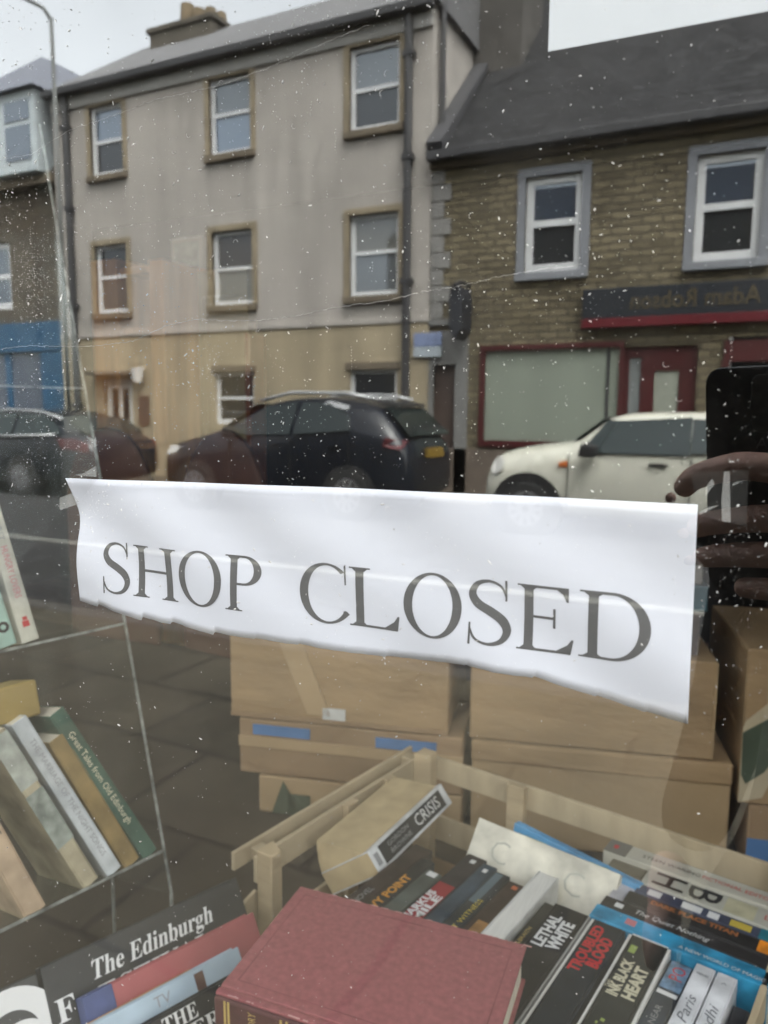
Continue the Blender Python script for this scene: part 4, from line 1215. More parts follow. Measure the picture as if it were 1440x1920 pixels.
# ---- wooden fruit crate
wood = mat("crate_wood", (0.46, 0.36, 0.22), 0.75, 0.18, 6, 0.15, 40, stretch=(1, 1, 5))
wood2 = mat("crate_wood_pale", (0.48, 0.39, 0.25), 0.75, 0.15, 6, 0.15, 40, stretch=(4, 1, 1))
cr = thing("fruit_crate", "pale wooden fruit crate with slatted sides full of books", "crate", tuple(K(0.3, 0.2, 0.602)))
for u, f in ((0.0, 0.0), (0.0, 0.385), (0.592, 0.0), (0.592, 0.385)):
    s = 1 if u < 0.3 else -1
    g_ = 1 if f < 0.2 else -1
    b = MB()
    b.prism([(u, f if g_ > 0 else f + 0.02, 0.602), (u + s * 0.028, f if g_ > 0 else f + 0.02, 0.602), (u + s * 0.028, f + g_ * 0.0 + (0.02 if g_ > 0 else 0), 0.602), (u, f + (0.032 if g_ > 0 else -0.012), 0.602)], (0, 0, 0), (0, 0, 0.262))
    b.build("corner_post", wood, cr, bevel=0.002, M=CMX)
for f0, f1, u, z0, z1 in ((0.0, 0.405, -0.007, 0.815, 0.852), (0.0, 0.405, -0.007, 0.7, 0.74), (0.0, 0.405, -0.007, 0.61, 0.65), (0.0, 0.405, 0.592, 0.815, 0.852), (0.0, 0.405, 0.592, 0.7, 0.74)):
    MB().box(u, u + 0.007, f0, f1, z0, z1, CMX).build("side_slat", wood2, cr, bevel=0.001)
MB().box(-0.034, -0.028, -0.005, 0.42, 0.83, 0.856, CMX).box(-0.028, -0.007, 0.01, 0.03, 0.835, 0.85, CMX).box(-0.028, -0.007, 0.37, 0.39, 0.835, 0.85, CMX).build("side_slat", wood2, cr, bevel=0.001)
for z0, z1 in ((0.812, 0.852), (0.7, 0.745), (0.61, 0.65)):
    MB().box(0.0, 0.592, -0.008, -0.001, z0, z1, CMX).build("back_slat", wood2, cr, bevel=0.001)
MB().box(0.17, 0.2, -0.0008, 0.012, 0.605, 0.853, CMX).build("upright", wood, cr, bevel=0.001)
MB().box(0.0005, 0.012, 0.2, 0.225, 0.605, 0.853, CMX).build("upright", wood, cr, bevel=0.001)
MB().box(0.0005, 0.012, 0.1, 0.122, 0.605, 0.853, CMX).build("upright", wood, cr, bevel=0.001)
MB().box(0.0, 0.592, 0.405, 0.412, 0.605, 0.675, CMX).build("front_slat", wood2, cr, bevel=0.001)
MB().box(0.0, 0.592, 0.0, 0.405, 0.604, 0.612, CMX).build("base_board", wood2, cr)
MB().prism([(-0.012, 0.41, 0.72), (-0.012, 0.43, 0.79), (-0.012, 0.4, 0.80), (-0.012, 0.34, 0.735), (-0.012, 0.36, 0.71)], (0, 0, 0), (0.005, 0, 0)).build("corner_brace", wood2, cr, bevel=0.001, M=CMX)

# ---- maroon hardback lying on a small pile in front of the crate
mar = cm("maroon_cloth", (0.265, 0.085, 0.086), 0.85, 0.13, 160, bump=0.15, bscale=900)
MX = Matrix.Translation((-0.4345, 0.253, 0.862)) @ Matrix.Rotation(rad(4.5), 4, 'Z') @ Matrix.Rotation(rad(1.0), 4, 'X')
t = thing("book", "maroon cloth hardback with gold tooled spine lying flat on top", "book", (-0.31, 0.33, 0.862))
ML, MW, MT = 0.262, 0.172, 0.042
b = MB().box(0, ML, 0.0, 0.007, MT - 0.0035, MT, MX).box(0, ML, 0.007, 0.0095, MT - 0.0035, MT - 0.0012, MX).box(0, ML, 0.0095, MW, MT - 0.0035, MT, MX).box(0, ML, 0.0, MW, 0, 0.0035, MX)
b.build("cover", mar, t, bevel=0.0015)
b = MB()
for q0, q1, q2, q3 in ((0.012, ML - 0.012, 0.02, 0.0212), (0.012, ML - 0.012, MW - 0.0132, MW - 0.012), (0.012, 0.0132, 0.0214, MW - 0.0134), (ML - 0.0132, ML - 0.012, 0.0214, MW - 0.0134)):
    b.box(q0, q1, q2, q3, MT - 0.001, MT + 0.00015, MX)
b.build("blind_tooling", cm("maroon_line", (0.19, 0.055, 0.058), 0.8), t)
b = MB()
for k in range(46):                     # rubbed threads along the edges of the board
    xx, e = rng.uniform(0, ML), rng.choice((0, 1))
    b.box(xx, xx + rng.uniform(0.001, 0.009), (MW - 0.0012) if e else 0.0002, (MW - 0.0001) if e else 0.0013, MT - 0.0006, MT + 0.0001 + k * 0.000003, MX)
b.build("rubbed_edge", cm("maroon_worn", (0.45, 0.25, 0.23), 0.9), t)
b = MB().box(0.0005, ML - 0.0005, -0.004, 0.0015, 0.002, MT - 0.002, MX)
b.build("spine", cm("maroon_spine", (0.095, 0.035, 0.032), 0.5, 0.3, 30), t, bevel=0.0025)
MB().box(0.004, ML - 0.004, 0.002, MW - 0.005, 0.0036, MT - 0.0036, MX).build("pages", page, t)
b = MB()
for x in (0.012, 0.016, 0.072, 0.078, 0.14, 0.146, 0.2, 0.206, 0.248, 0.252):
    b.box(x, x + 0.0022, -0.0046, -0.004, 0.003, MT - 0.003, MX)
b.build("gold_tooling", ink["gold"], t)
R3 = MX.to_3x3()
for s_, xx in (("HISTORY", 0.043), ("OF", 0.1), ("SCOTLAND", 0.17)):
    letters(s_, 0.012, MX @ Vector((xx, -0.0042, MT * 0.5)), R3 @ Vector((0, 0, 1)), R3 @ Vector((-1, 0, 0)), ink["gold"], t, fit=0.03 if len(s_) > 2 else 0.01)
# the pile below it
for k, (lab, z0, z1, ins, c) in enumerate((("pale blue paperback directly under the maroon book", 0.832, 0.8605, 0.012, cm("pale_blue", (0.3, 0.36, 0.42))), ("thick grey hardback in the middle of the low pile", 0.76, 0.831, 0.006, cm("dull_grey", (0.12, 0.12, 0.12))), ("wide brown atlas beneath the grey hardback", 0.68, 0.759, 0.0, cm("atlas_brown", (0.1, 0.07, 0.05))), ("large dark green ledger at the bottom of the pile", 0.602, 0.679, -0.004, cm("ledger_green", (0.04, 0.07, 0.05))))):
    PX = Matrix.Translation((-0.43, 0.256, 0)) @ Matrix.Rotation(rad(4 + (k % 2) * 2), 4, 'Z')
    t = thing("book", lab, "book", (-0.3, 0.34, z0), "low pile under the maroon book")
    MB().box(ins, ML - ins, ins, 0.165 - ins, z1 - 0.003, z1, PX).box(ins, ML - ins, ins, 0.165 - ins, z0, z0 + 0.003, PX).box(ins, ML - ins, ins - 0.002, ins + 0.001, z0 + 0.001, z1 - 0.001, PX).build("cover", c, t, bevel=0.001)
    MB().box(ins + 0.003, ML - ins - 0.003, ins + 0.0012, 0.162 - ins, z0 + 0.0031, z1 - 0.0031, PX).build("pages", page, t)

# ---- books leaning at the lower left: Edinburgh guide and others
EU2 = Vector((0.36, 0.933, 0)).normalized()          # runs into the shop
LEAN = Vector((0.933 * 0.55, -0.36 * 0.55, -0.835)).normalized()    # down the leaning covers, towards the viewer


def lean_book(label, p_near, L, Wd, T, cover, pages=page, hard=True, down=LEAN):
    """Book leaning back: its top page edge starts at p_near and runs L into the shop; covers run Wd down."""
    p = Vector(p_near)
    ez, ey = EU2, (down - EU2 * down.dot(EU2)).normalized()
    nrm = ez.cross(ey)
    if nrm.x < 0:
        nrm = -nrm
    M = Matrix.Translation(p) @ Matrix((nrm, ey, ez)).transposed().to_4x4()
    t = thing("book", label, "book", tuple(M @ Vector((-T / 2, Wd, L / 2))), "books leaning against the acrylic rack")
    bd = 0.003
    MB().box(-bd, 0, 0, Wd, 0, L, M).box(-T, -T + bd, 0, Wd, 0, L, M).box(-T + bd, -bd, 0, Wd, 0, bd, M).build("cover", cover, t, bevel=0.001)
    MB().box(-T + bd + 0.0003, -bd - 0.0003, 0.003, Wd - 0.003, bd + 0.0003, L - 0.004, M).build("pages", pages, t)
    return t, M, (nrm, ey, ez)


EB = lean_book("large black hardback titled The Edinburgh leaning under the rack", (-0.668, 0.246, 0.85), 0.246, 0.29, 0.022, cm("ed_black", (0.03, 0.03, 0.028), 0.45, 0.2, 10), page_white)
t, M, (nr, ey, ez) = EB
letters("𝐓𝐡𝐞 𝐄𝐝𝐢𝐧𝐛𝐮𝐫𝐠𝐡", 0.028, M @ Vector((0.0, 0.027, 0.124)), ez, -ey, ink["white"], t, fit=0.15, shear=0.25)
letters("𝐅", 0.034, M @ Vector((0.0, 0.05, 0.016)), ez, -ey, ink["white"], t, fit=0.02)
letters("𝐄𝐒𝐓𝐈𝐕𝐀𝐋", 0.034, M @ Vector((0.0, 0.056, 0.122)), ez, -ey, ink["white"], t, fit=0.14)
MB().box(-0.006, -0.0032, 0.0012, 0.0032, 0.01, 0.16, M).build("ribbon", ink["pink"], t)
ell = [(0.0005, 0.115 + 0.06 * math.sin(a), -0.0 + 0.012 + 0.052 * math.cos(a)) for a in [2 * math.pi * k / 30 for k in range(30)]]
OV = lean_book("dark book with large white oval emblem at the lower left corner", (-0.704, 0.153, 0.846), 0.096, 0.25, 0.02, cm("oval_dark", (0.035, 0.035, 0.032)))
t2, M2, (n2, y2, z2) = OV


def oval(M, c1, c2, r1, r2, lift, m, t, name, hole=None):
    b = MB()
    n = 40
    for k in range(n):
        a0, a1 = 2 * math.pi * k / n, 2 * math.pi * (k + 1) / n
        h = hole or 0.0
        b.quad(*[M @ Vector((lift, c1 + r1 * q * math.sin(a), c2 + r2 * q * math.cos(a))) for a, q in ((a0, h), (a1, h), (a1, 1), (a0, 1))])
    return b.build(name, m, t, fix=False)


oval(M2, 0.05, 0.062, 0.048, 0.05, 0.0006, ink["white"], t2, "emblem", 0.55)
oval(M2, 0.056, 0.07, 0.02, 0.025, 0.0008, ink["white"], t2, "emblem")
RB = lean_book("faded red clothbound book with blue cloth corner", (-0.6138, 0.2535, 0.8285), 0.214, 0.2, 0.024, cm("faded_red", (0.36, 0.1, 0.1), 0.6, 0.2, 12), page)
t, M, (nr, ey, ez) = RB
MB().box(-0.0242, 0.0006, -0.0006, 0.05, -0.0006, 0.032, M).build("corner_patch", cm("blue_cloth", (0.07, 0.09, 0.2), 0.7), t, bevel=0.001)
LB_ = lean_book("pale blue illustrated paperback with cream page edges", (-0.5853, 0.2392, 0.82), 0.175, 0.2, 0.02, cm("powder_blue", (0.36, 0.45, 0.52), 0.5, 0.2, 14), page)
t, M, (nr, ey, ez) = LB_
letters("TV", 0.016, M @ Vector((0.0, 0.012, 0.075)), ez, -ey, ink["grey"], t)
MB().box(0.0002, 0.0008, 0.004, 0.024, 0.115, 0.126, M).build("brown_mark", cm("brown_mark", (0.14, 0.08, 0.06)), t)
MB().box(-0.02, -0.0175, -0.0008, 0.0, 0.0, 0.12, M).build("orange_edge", cm("orange_edge", (0.45, 0.24, 0.08)), t)
SB = lean_book("black book titled THE SIBERIAN RAILWAY beside the maroon hardback", (-0.55, 0.25, 0.813), 0.18, 0.2, 0.02, BLK, page)
t, M, (nr, ey, ez) = SB
for s_, yy, zz, ft in (("𝐓𝐇𝐄", 0.012, 0.058, 0.04), ("𝐒𝐈𝐁𝐄𝐑𝐈𝐀𝐍", 0.03, 0.085, 0.12), ("𝐑𝐀𝐈𝐋𝐖𝐀𝐘", 0.052, 0.07, 0.11)):
    letters(s_, 0.022, M @ Vector((0, yy, zz)), ez, -ey, ink["white"], t, fit=ft)

# ---- acrylic book rack on the left
acr = clear_mat("acrylic", 0.02, (0.97, 0.985, 0.975), 0.5)
acr_edge = mat("acrylic_edge", (0.2, 0.21, 0.19), 0.4, 0.6, 60)
RU = Vector((0.2417, 0.9704, 0))
RV = Vector((-0.2376, 0.0592, 0.9696))
RN = RU.cross(RV).normalized()          # towards the viewer's side (+x)
if RN.x < 0:
    RN = -RN
B0 = Vector((-0.652, 0.421, 0.9))
RM = Matrix.Translation(B0) @ Matrix((RU, -RN, RV)).transposed().to_4x4()   # x: into shop, y: back, z: up the slope
rack = thing("acrylic_rack", "tall clear acrylic book rack with leaning edges on the left", "display rack", tuple(B0 - Vector((0.1, 0.1, 0.3))))
for xa in (0.0, -0.235):
    MB().box(xa, xa + 0.004, 0.003, 0.15, -0.06, 0.95, RM).build("end_panel", acr, rack)
    MB().box(xa + 0.0006, xa + 0.0034, 0.0, 0.0025, -0.06, 0.95, RM).build("panel_edge", acr_edge, rack)
for zb in (0.0, 0.292, 0.6):
    MB().box(-0.231, -0.0005, 0.003, 0.15, zb - 0.006, zb - 0.002, RM).build("shelf", acr, rack)
    MB().box(-0.2305, -0.0006, 0.0, 0.0025, zb - 0.0056, zb - 0.0026, RM).build("shelf_edge", acr_edge, rack)
    MB().box(-0.231, -0.0005, 0.15, 0.154, zb - 0.006, zb + 0.27, RM).build("back_panel", acr, rack)
for xa in (0.0, -0.235):
    p0 = RM @ Vector((xa + 0.002, 0.002, -0.06))
    MB().tube([p0, (p0.x, p0.y, 0.601)], 0.0022, 6).build("leg", acr_edge, rack)
    p0 = RM @ Vector((xa + 0.002, 0.148, -0.06))
    MB().tube([p0, (p0.x, p0.y, 0.601)], 0.0022, 6).build("leg", acr_edge, rack)
RG = "books standing on the acrylic rack"


def rack_book(label, x_bottom, tilt, z0, L, T, Wd, cover, pages=page, hard=False):
    """Book on a rack shelf: spine to the front, bottom right corner at x_bottom, leaning by tilt towards the viewer."""
    ez_l = Vector((-math.sin(tilt), 0, math.cos(tilt)))
    org = RM @ Vector((x_bottom, 0.003, z0 + 0.001))
    R_ = RM.to_3x3()
    ez = R_ @ ez_l
    ey = R_ @ Vector((0, 1, 0))
    ex = R_ @ Vector((-math.cos(tilt), 0, -math.sin(tilt)))
    return book(label, org, ez, ey, ex, L, Wd, T, cover, pages=pages, hard=hard, group=RG)


bk = rack_book("cream paperback with small red emblem on the upper rack shelf", -0.108, 0.12, 0.292, 0.2, 0.02, 0.12, cm("ivory", (0.55, 0.54, 0.45), 0.45))
spine_text(bk, "HUNGRY LOVERS", 0.011, 0.42, 0.02, 0.2, ink["pink"], fit=0.062, flip=True)
spine_text(bk, "WAUGHURST", 0.011, 0.76, 0.02, 0.2, ink["grey"], fit=0.06, flip=True)
spine_patch(bk, "emblem", ink["red"], 0.3, 0.7, 0.09, 0.125, 0.02, 0.2)
spine_patch(bk, "emblem", ink["red"], 0.35, 0.62, 0.128, 0.15, 0.02, 0.2)
bk = rack_book("pale turquoise paperback with round black emblem on upper rack shelf", -0.134, 0.14, 0.292, 0.2, 0.019, 0.12, cm("turquoise", (0.3, 0.45, 0.38), 0.45))
t, M, (ex, ey, ez) = bk
letters("O", 0.016, M @ Vector((0.0095, -0.0003, 0.022)), ex if (-ey).cross(ex).dot(ez) > 0 else -ex, ez, ink["black"], t, offset=0.001)
bk = rack_book("dark green hardback with pale title on the lower rack shelf", -0.006, 0.4, 0.0, 0.225, 0.02, 0.13, cm("bottle_green", (0.05, 0.1, 0.07), 0.5))
spine_text(bk, "Great Tales from Old Edinburgh", 0.011, 0.55, 0.02, 0.225, ink["cream"], fit=0.14, flip=True)
bk = rack_book("mustard brown book between the green and white spines", -0.031, 0.36, 0.0, 0.19, 0.021, 0.12, cm("mustard", (0.23, 0.16, 0.06), 0.6))
bk = rack_book("white hardback with grey lettering on the lower rack shelf", -0.056, 0.37, 0.0, 0.225, 0.019, 0.13, cm("cold_white", (0.52, 0.55, 0.55), 0.4), hard=False)
spine_text(bk, "THE MARRIAGE OF THE NIGHT SONGS", 0.0095, 0.5, 0.019, 0.225, ink["grey"], fit=0.17, flip=True)
bk = rack_book("pale book with torn green-grey jacket leaning beside the white spine", -0.086, 0.36, 0.0, 0.218, 0.02, 0.12, cm("old_buff", (0.42, 0.37, 0.25), 0.6))
spine_patch(bk, "torn_jacket", mat("torn_grey", (0.26, 0.29, 0.25), 0.7, 0.4, 60), -0.05, 1.04, 0.28, 0.62, 0.02, 0.218)
spine_patch(bk, "torn_jacket", mat("torn_pale", (0.36, 0.38, 0.33), 0.7, 0.3, 60), -0.05, 1.04, 0.66, 0.98, 0.02, 0.218, 0.0004)
bk = rack_book("buff pink book with long faded title at the rack's left", -0.15, 0.3, -0.002, 0.25, 0.024, 0.12, cm("buff_pink", (0.48, 0.36, 0.24), 0.6))
spine_text(bk, "THE STREET THAT DIED YOUNG", 0.0115, 0.66, 0.024, 0.25, ink["black"], fit=0.13, flip=True, across=0.35)

# yellow box and paper scrap behind the rack
R_ = RM.to_3x3()
yb = MB().box(-0.165, -0.112, 0.02, 0.085, 0.204, 0.246, RM)
tag(yb.build("gift_box", mat("mustard_box", (0.32, 0.23, 0.07), 0.6), bevel=0.003), "small mustard yellow carton lying across the leaning books", "box")
# books on top of the right-hand box
for lab, z0, z1, c, du in (("dark brown hardback at the bottom of the pile on the box", 1.001, 1.085, cm("brown_dark2", (0.05, 0.03, 0.025)), 0.0), ("teal blue book in the pile on the upper box", 1.086, 1.135, cm("teal", (0.02, 0.07, 0.09)), 0.012), ("grey-white paperback topping the pile on the upper box", 1.136, 1.175, cm("greywhite", (0.2, 0.19, 0.17)), 0.0)):
    t = thing("book", lab, "book", tuple(BM @ Vector((0.33, 0.17, z0))), "pile of books on the upper right box")
    MB().box(0.23 + du, 0.42 + du, 0.03, 0.2, z1 - 0.003, z1).box(0.23 + du, 0.42 + du, 0.03, 0.2, z0, z0 + 0.003).box(0.23 + du, 0.42 + du, 0.028, 0.031, z0 + 0.001, z1 - 0.001).build("cover", c, t, bevel=0.002, M=BM)
    MB().box(0.234 + du, 0.416 + du, 0.0312, 0.196, z0 + 0.0031, z1 - 0.0031).build("pages", page, t, M=BM)

# ================================================================ on the glass: sign, tape, dust
outline_top = 1.4176
bot = [(-0.3095, 1.353), (-0.2965, 1.3517), (-0.2950, 1.3523), (-0.2787, 1.3501), (-0.2666, 1.3487), (-0.265, 1.3494), (-0.2481, 1.3492), (-0.2465, 1.3498), (-0.2228, 1.3475), (-0.221, 1.3482), (-0.1763, 1.3492), (-0.155, 1.3493), (-0.1348, 1.3497), (-0.1, 1.3522), (-0.0985, 1.3512), (-0.0723, 1.3515), (-0.0485, 1.3474), (-0.0317, 1.3445), (-0.0245, 1.3435), (-0.0175, 1.3431)]
left = [(0.0, -0.3095), (0.3, -0.3088), (0.5, -0.3082), (0.62, -0.3076), (0.72, -0.3082), (0.82, -0.3108), (0.9, -0.3132), (1.0, -0.3157)]


def interp(tab, x):
    if x <= tab[0][0]:
        return tab[0][1]
    for (a, p), (c, q) in zip(tab, tab[1:]):
        if x <= c:
            return p + (q - p) * (x - a) / (c - a)
    return tab[-1][1]


def paper_y(x, z):
    """How far the sheet stands off the glass: taped at the top, loose ripples below."""
    k = max(0.0, (1.418 - z) / 0.07)
    y = 0.0078 + 0.0006 * math.sin(x * 38 + 0.6) * (0.3 + k) + 0.0006 * math.sin(x * 90 + z * 60) * k + 0.0008 * math.sin((x * 0.6 + z) * 120)
    y += 0.002 * math.exp(-((x + 0.316) / 0.022) ** 2) * math.exp(-((z - 1.398) / 0.018) ** 2)
    y += 0.0015 * k * math.exp(-((x + 0.02) / 0.05) ** 2)
    return y


SHEET = 1.0275


def sheet_point(x, z, lift=0.0):
    return (x * SHEET, paper_y(x, z) - lift, 1.45 + (z - 1.45) * SHEET)


paper_white = mat("sign_paper", (0.67, 0.685, 0.74), 0.75, 0.02, 12)
sign = thing("paper_sign", "torn white paper strip reading SHOP CLOSED taped inside the glass", "sign", (-0.165, 0.008, 1.343))
b = MB()
NX, NZ = 420, 20
TEARS = [(-0.296, 0.0011), (-0.266, 0.0012), (-0.248, 0.0008), (-0.2225, 0.0009), (-0.199, 0.0005), (-0.1763, 0.0007), (-0.1345, 0.0005), (-0.0995, 0.0012), (-0.072, 0.0008), (-0.049, 0.0006), (-0.0315, 0.0005)]
sheet_x = sorted({-0.0175 - 0.298 * i / NX for i in range(NX + 1)})
for i in range(NX + 1):
    s_ = i / NX
    for j in range(NZ + 1):
        tt = j / NZ
        xl = interp(left, tt)
        xr = -0.0177 - 0.0009 * tt
        x = xl + (xr - xl) * s_
        zb = interp(bot, -0.3095 + (-0.0175 + 0.3095) * s_) + 0.0001 * math.sin(s_ * 170) * math.sin(s_ * 61)
        for xk, hk in ((0.0, 0), *TEARS):
            dx_ = (-0.3095 + 0.292 * s_) - xk
            if hk and 0 <= dx_ < 0.012:
                zb += hk * (1 - dx_ / 0.012)
        zt = 1.4158 + 0.0042 * s_ + 0.0008 * math.sin(s_ * 3.0)
        z = zb + (zt - zb) * tt
        b.v.append(sheet_point(x, z))
for i in range(NX):
    for j in range(NZ):
        q = i * (NZ + 1) + j
        b.f.append((q, q + NZ + 1, q + NZ + 2, q + 1))
so = b.build("paper", paper_white, sign, smooth=True, fix=False)
sm_ = so.modifiers.new("thick", 'SOLIDIFY')
sm_.thickness = 0.0002
sm_.offset = -1.0

# serif capitals: strips of quads in units of the cap height
def ring(cx, cy, ro, so_, ri, si, a0, a1, n=36, dx=0.0):
    out = []
    for k in range(n):
        u, v_ = a0 + (a1 - a0) * k / n, a0 + (a1 - a0) * (k + 1) / n
        out.append([(cx + ro * math.cos(u), cy + so_ * math.sin(u)), (cx + ro * math.cos(v_), cy + so_ * math.sin(v_)), (cx + dx + ri * math.cos(v_), cy + si * math.sin(v_)), (cx + dx + ri * math.cos(u), cy + si * math.sin(u))])
    return out


def rect(x0, x1, y0, y1, n=1, vertical=True):
    if vertical:
        return [[(x0, y0 + (y1 - y0) * k / n), (x1, y0 + (y1 - y0) * k / n), (x1, y0 + (y1 - y0) * (k + 1) / n), (x0, y0 + (y1 - y0) * (k + 1) / n)] for k in range(n)]
    return [[(x0 + (x1 - x0) * k / n, y0), (x0 + (x1 - x0) * (k + 1) / n, y0), (x0 + (x1 - x0) * (k + 1) / n, y1), (x0 + (x1 - x0) * k / n, y1)] for k in range(n)]


def stem(x0, x1, s=0.1):
    out = rect(x0, x1, 0.025, 0.975, 10) + rect(x0 - s, x1 + s, 0, 0.025, 4, False) + rect(x0 - s, x1 + s, 0.975, 1.0, 4, False)
    for yy, sg in ((0.025, 1), (0.975, -1)):
        out += [[(x0 - s * 0.55, yy), (x0, yy), (x0, yy + sg * 0.05)], [(x1, yy), (x1 + s * 0.55, yy), (x1, yy + sg * 0.05)]]
    return out


def stroke(pts, ws):
    """Variable-width stroke through points (Catmull-Rom)."""
    P = [Vector((*p, 0)) for p in pts]
    fine, fw = [], []
    n = len(P)
    for i in range(n - 1):
        p0, p1, p2, p3 = P[max(i - 1, 0)], P[i], P[i + 1], P[min(i + 2, n - 1)]
        for k in range(6):
            t_ = k / 6
            fine.append(0.5 * ((2 * p1) + (p2 - p0) * t_ + (2 * p0 - 5 * p1 + 4 * p2 - p3) * t_ ** 2 + (3 * p1 - p0 - 3 * p2 + p3) * t_ ** 3))
            fw.append(ws[i] + (ws[i + 1] - ws[i]) * t_)
    fine.append(P[-1])
    fw.append(ws[-1])
    out, prev = [], None
    for i, p in enumerate(fine):
        d = (fine[min(i + 1, len(fine) - 1)] - fine[max(i - 1, 0)]).normalized()
        nn = Vector((-d.y, d.x, 0))
        cur = ((p + nn * fw[i]).to_2d(), (p - nn * fw[i]).to_2d())
        if prev:
            out.append([tuple(prev[0]), tuple(prev[1]), tuple(cur[1]), tuple(cur[0])])
        prev = cur
    return out


PI = math.pi
GLY = {}
GLY['S'] = (0.62, stroke([(0.53, 0.76), (0.46, 0.92), (0.31, 0.985), (0.15, 0.93), (0.085, 0.77), (0.16, 0.62), (0.32, 0.52), (0.48, 0.4), (0.545, 0.24), (0.47, 0.075), (0.3, 0.012), (0.13, 0.075), (0.055, 0.25)], [0.012, 0.018, 0.022, 0.036, 0.052, 0.066, 0.07, 0.068, 0.054, 0.036, 0.022, 0.018, 0.012]) + [[(0.515, 0.7), (0.54, 0.7), (0.54, 1.02), (0.51, 1.02)], [(0.04, -0.02), (0.07, -0.02), (0.07, 0.32), (0.045, 0.32)]])
GLY['H'] = (1.0, stem(0.14, 0.27) + stem(0.73, 0.86) + rect(0.27, 0.73, 0.495, 0.545, 8, False))
GLY['O'] = (1.0, ring(0.5, 0.5, 0.47, 0.525, 0.325, 0.485, 0, 2 * PI, 56))
GLY['P'] = (0.74, stem(0.14, 0.27) + ring(0.4, 0.735, 0.32, 0.265, 0.175, 0.225, -PI / 2, PI / 2, 24) + rect(0.27, 0.4, 0.96, 1.0, 3, False) + rect(0.27, 0.4, 0.47, 0.51, 3, False))
GLY['C'] = (0.92, ring(0.5, 0.5, 0.46, 0.525, 0.33, 0.485, rad(48), rad(322), 48, 0.015) + [[(0.8, 0.68), (0.825, 0.68), (0.82, 1.03), (0.79, 1.0)]] + stroke([(0.863, 0.17), (0.81, 0.2), (0.77, 0.2)], [0.012, 0.03, 0.02]))
GLY['L'] = (0.82, stem(0.14, 0.27) + rect(0.27, 0.7, 0.0, 0.04, 6, False) + [[(0.66, 0.0), (0.8, 0.0), (0.83, 0.25), (0.8, 0.25)], [(0.6, 0.04), (0.72, 0.04), (0.78, 0.18)]])
GLY['E'] = (0.84, stem(0.14, 0.27) + rect(0.27, 0.7, 0.0, 0.04, 6, False) + rect(0.27, 0.68, 0.96, 1.0, 6, False) + rect(0.27, 0.55, 0.5, 0.54, 4, False) + [[(0.66, 0.0), (0.8, 0.0), (0.84, 0.23), (0.81, 0.23)], [(0.6, 0.04), (0.72, 0.04), (0.78, 0.16)], [(0.64, 1.0), (0.76, 1.0), (0.765, 0.79), (0.735, 0.79)], [(0.6, 0.96), (0.7, 0.96), (0.735, 0.86)], [(0.55, 0.37), (0.585, 0.37), (0.585, 0.67), (0.55, 0.67)]])
GLY['D'] = (1.0, stem(0.14, 0.27, 0.12) + ring(0.44, 0.5, 0.5, 0.5, 0.355, 0.46, -PI / 2, PI / 2, 36) + rect(0.27, 0.44, 0.96, 1.0, 3, False) + rect(0.27, 0.44, 0.0, 0.04, 3, False))
toner = mat("toner", (0.075, 0.073, 0.07), 0.6, 0.1, 40)
CAPH = 0.0252
for chv, x0, x1 in (("S", -0.2908, -0.2735), ("H", -0.2712, -0.2433), ("O", -0.2420, -0.2168), ("P", -0.2148, -0.1957), ("C", -0.1760, -0.1515), ("L", -0.1513, -0.1282), ("O", -0.1264, -0.1015), ("S", -0.0988, -0.0815), ("E", -0.0793, -0.0580), ("D", -0.0562, -0.0312)):
    adv, polys = GLY[chv]
    xs = [p[0] for q in polys for p in q]
    mn, mx_ = min(xs), max(xs)
    b = MB()
    zbase = 1.3602 + (x0 + 0.29) * 0.0075
    for qi, poly in enumerate(polys):
        pts = []
        for (px, py) in poly:
            x = x0 + (px - mn) / (mx_ - mn) * (x1 - x0)
            z = zbase + py * CAPH
            pts.append(sheet_point(x, z, 0.00008 + 0.000001 * qi))
        b.quad(*pts)
    b.build("letter", toner, sign, fix=False)

sh2 = MB()
sh2.prism([(-0.0765, 0.008, 1.5755), (0.12, 0.008, 1.5725), (0.12, 0.008, 1.72), (-0.0765, 0.008, 1.72)], (0, 0, 0), (0, 0.0003, 0))
tag(sh2.build("notice_sheet", mat("notice_paper", (0.62, 0.65, 0.67), 0.7, 0.03, 6)), "blank white sheet taped inside the glass at the top right", "notice")

tape_clear = veil_mat("clear_tape", (0.5, 0.5, 0.47), 0.025)
tape_crease = veil_mat("tape_crease", (0.6, 0.6, 0.57), 0.24)


def tape(label, outline, creases, y=0.0072):
    t = thing("adhesive_tape", label, "tape", (outline[0][0], y, outline[0][1]))
    MB().prism([(x, y, z) for x, z in outline], (0, 0, 0), (0, 0.0001, 0)).build("strip", tape_clear, t)
    for k, c in enumerate(creases):
        MB().prism([(x, y - 0.0004 - 0.0001 * k, z) for x, z in c], (0, 0, 0), (0, 0.0001, 0)).build("crease", tape_crease, t)
    return t


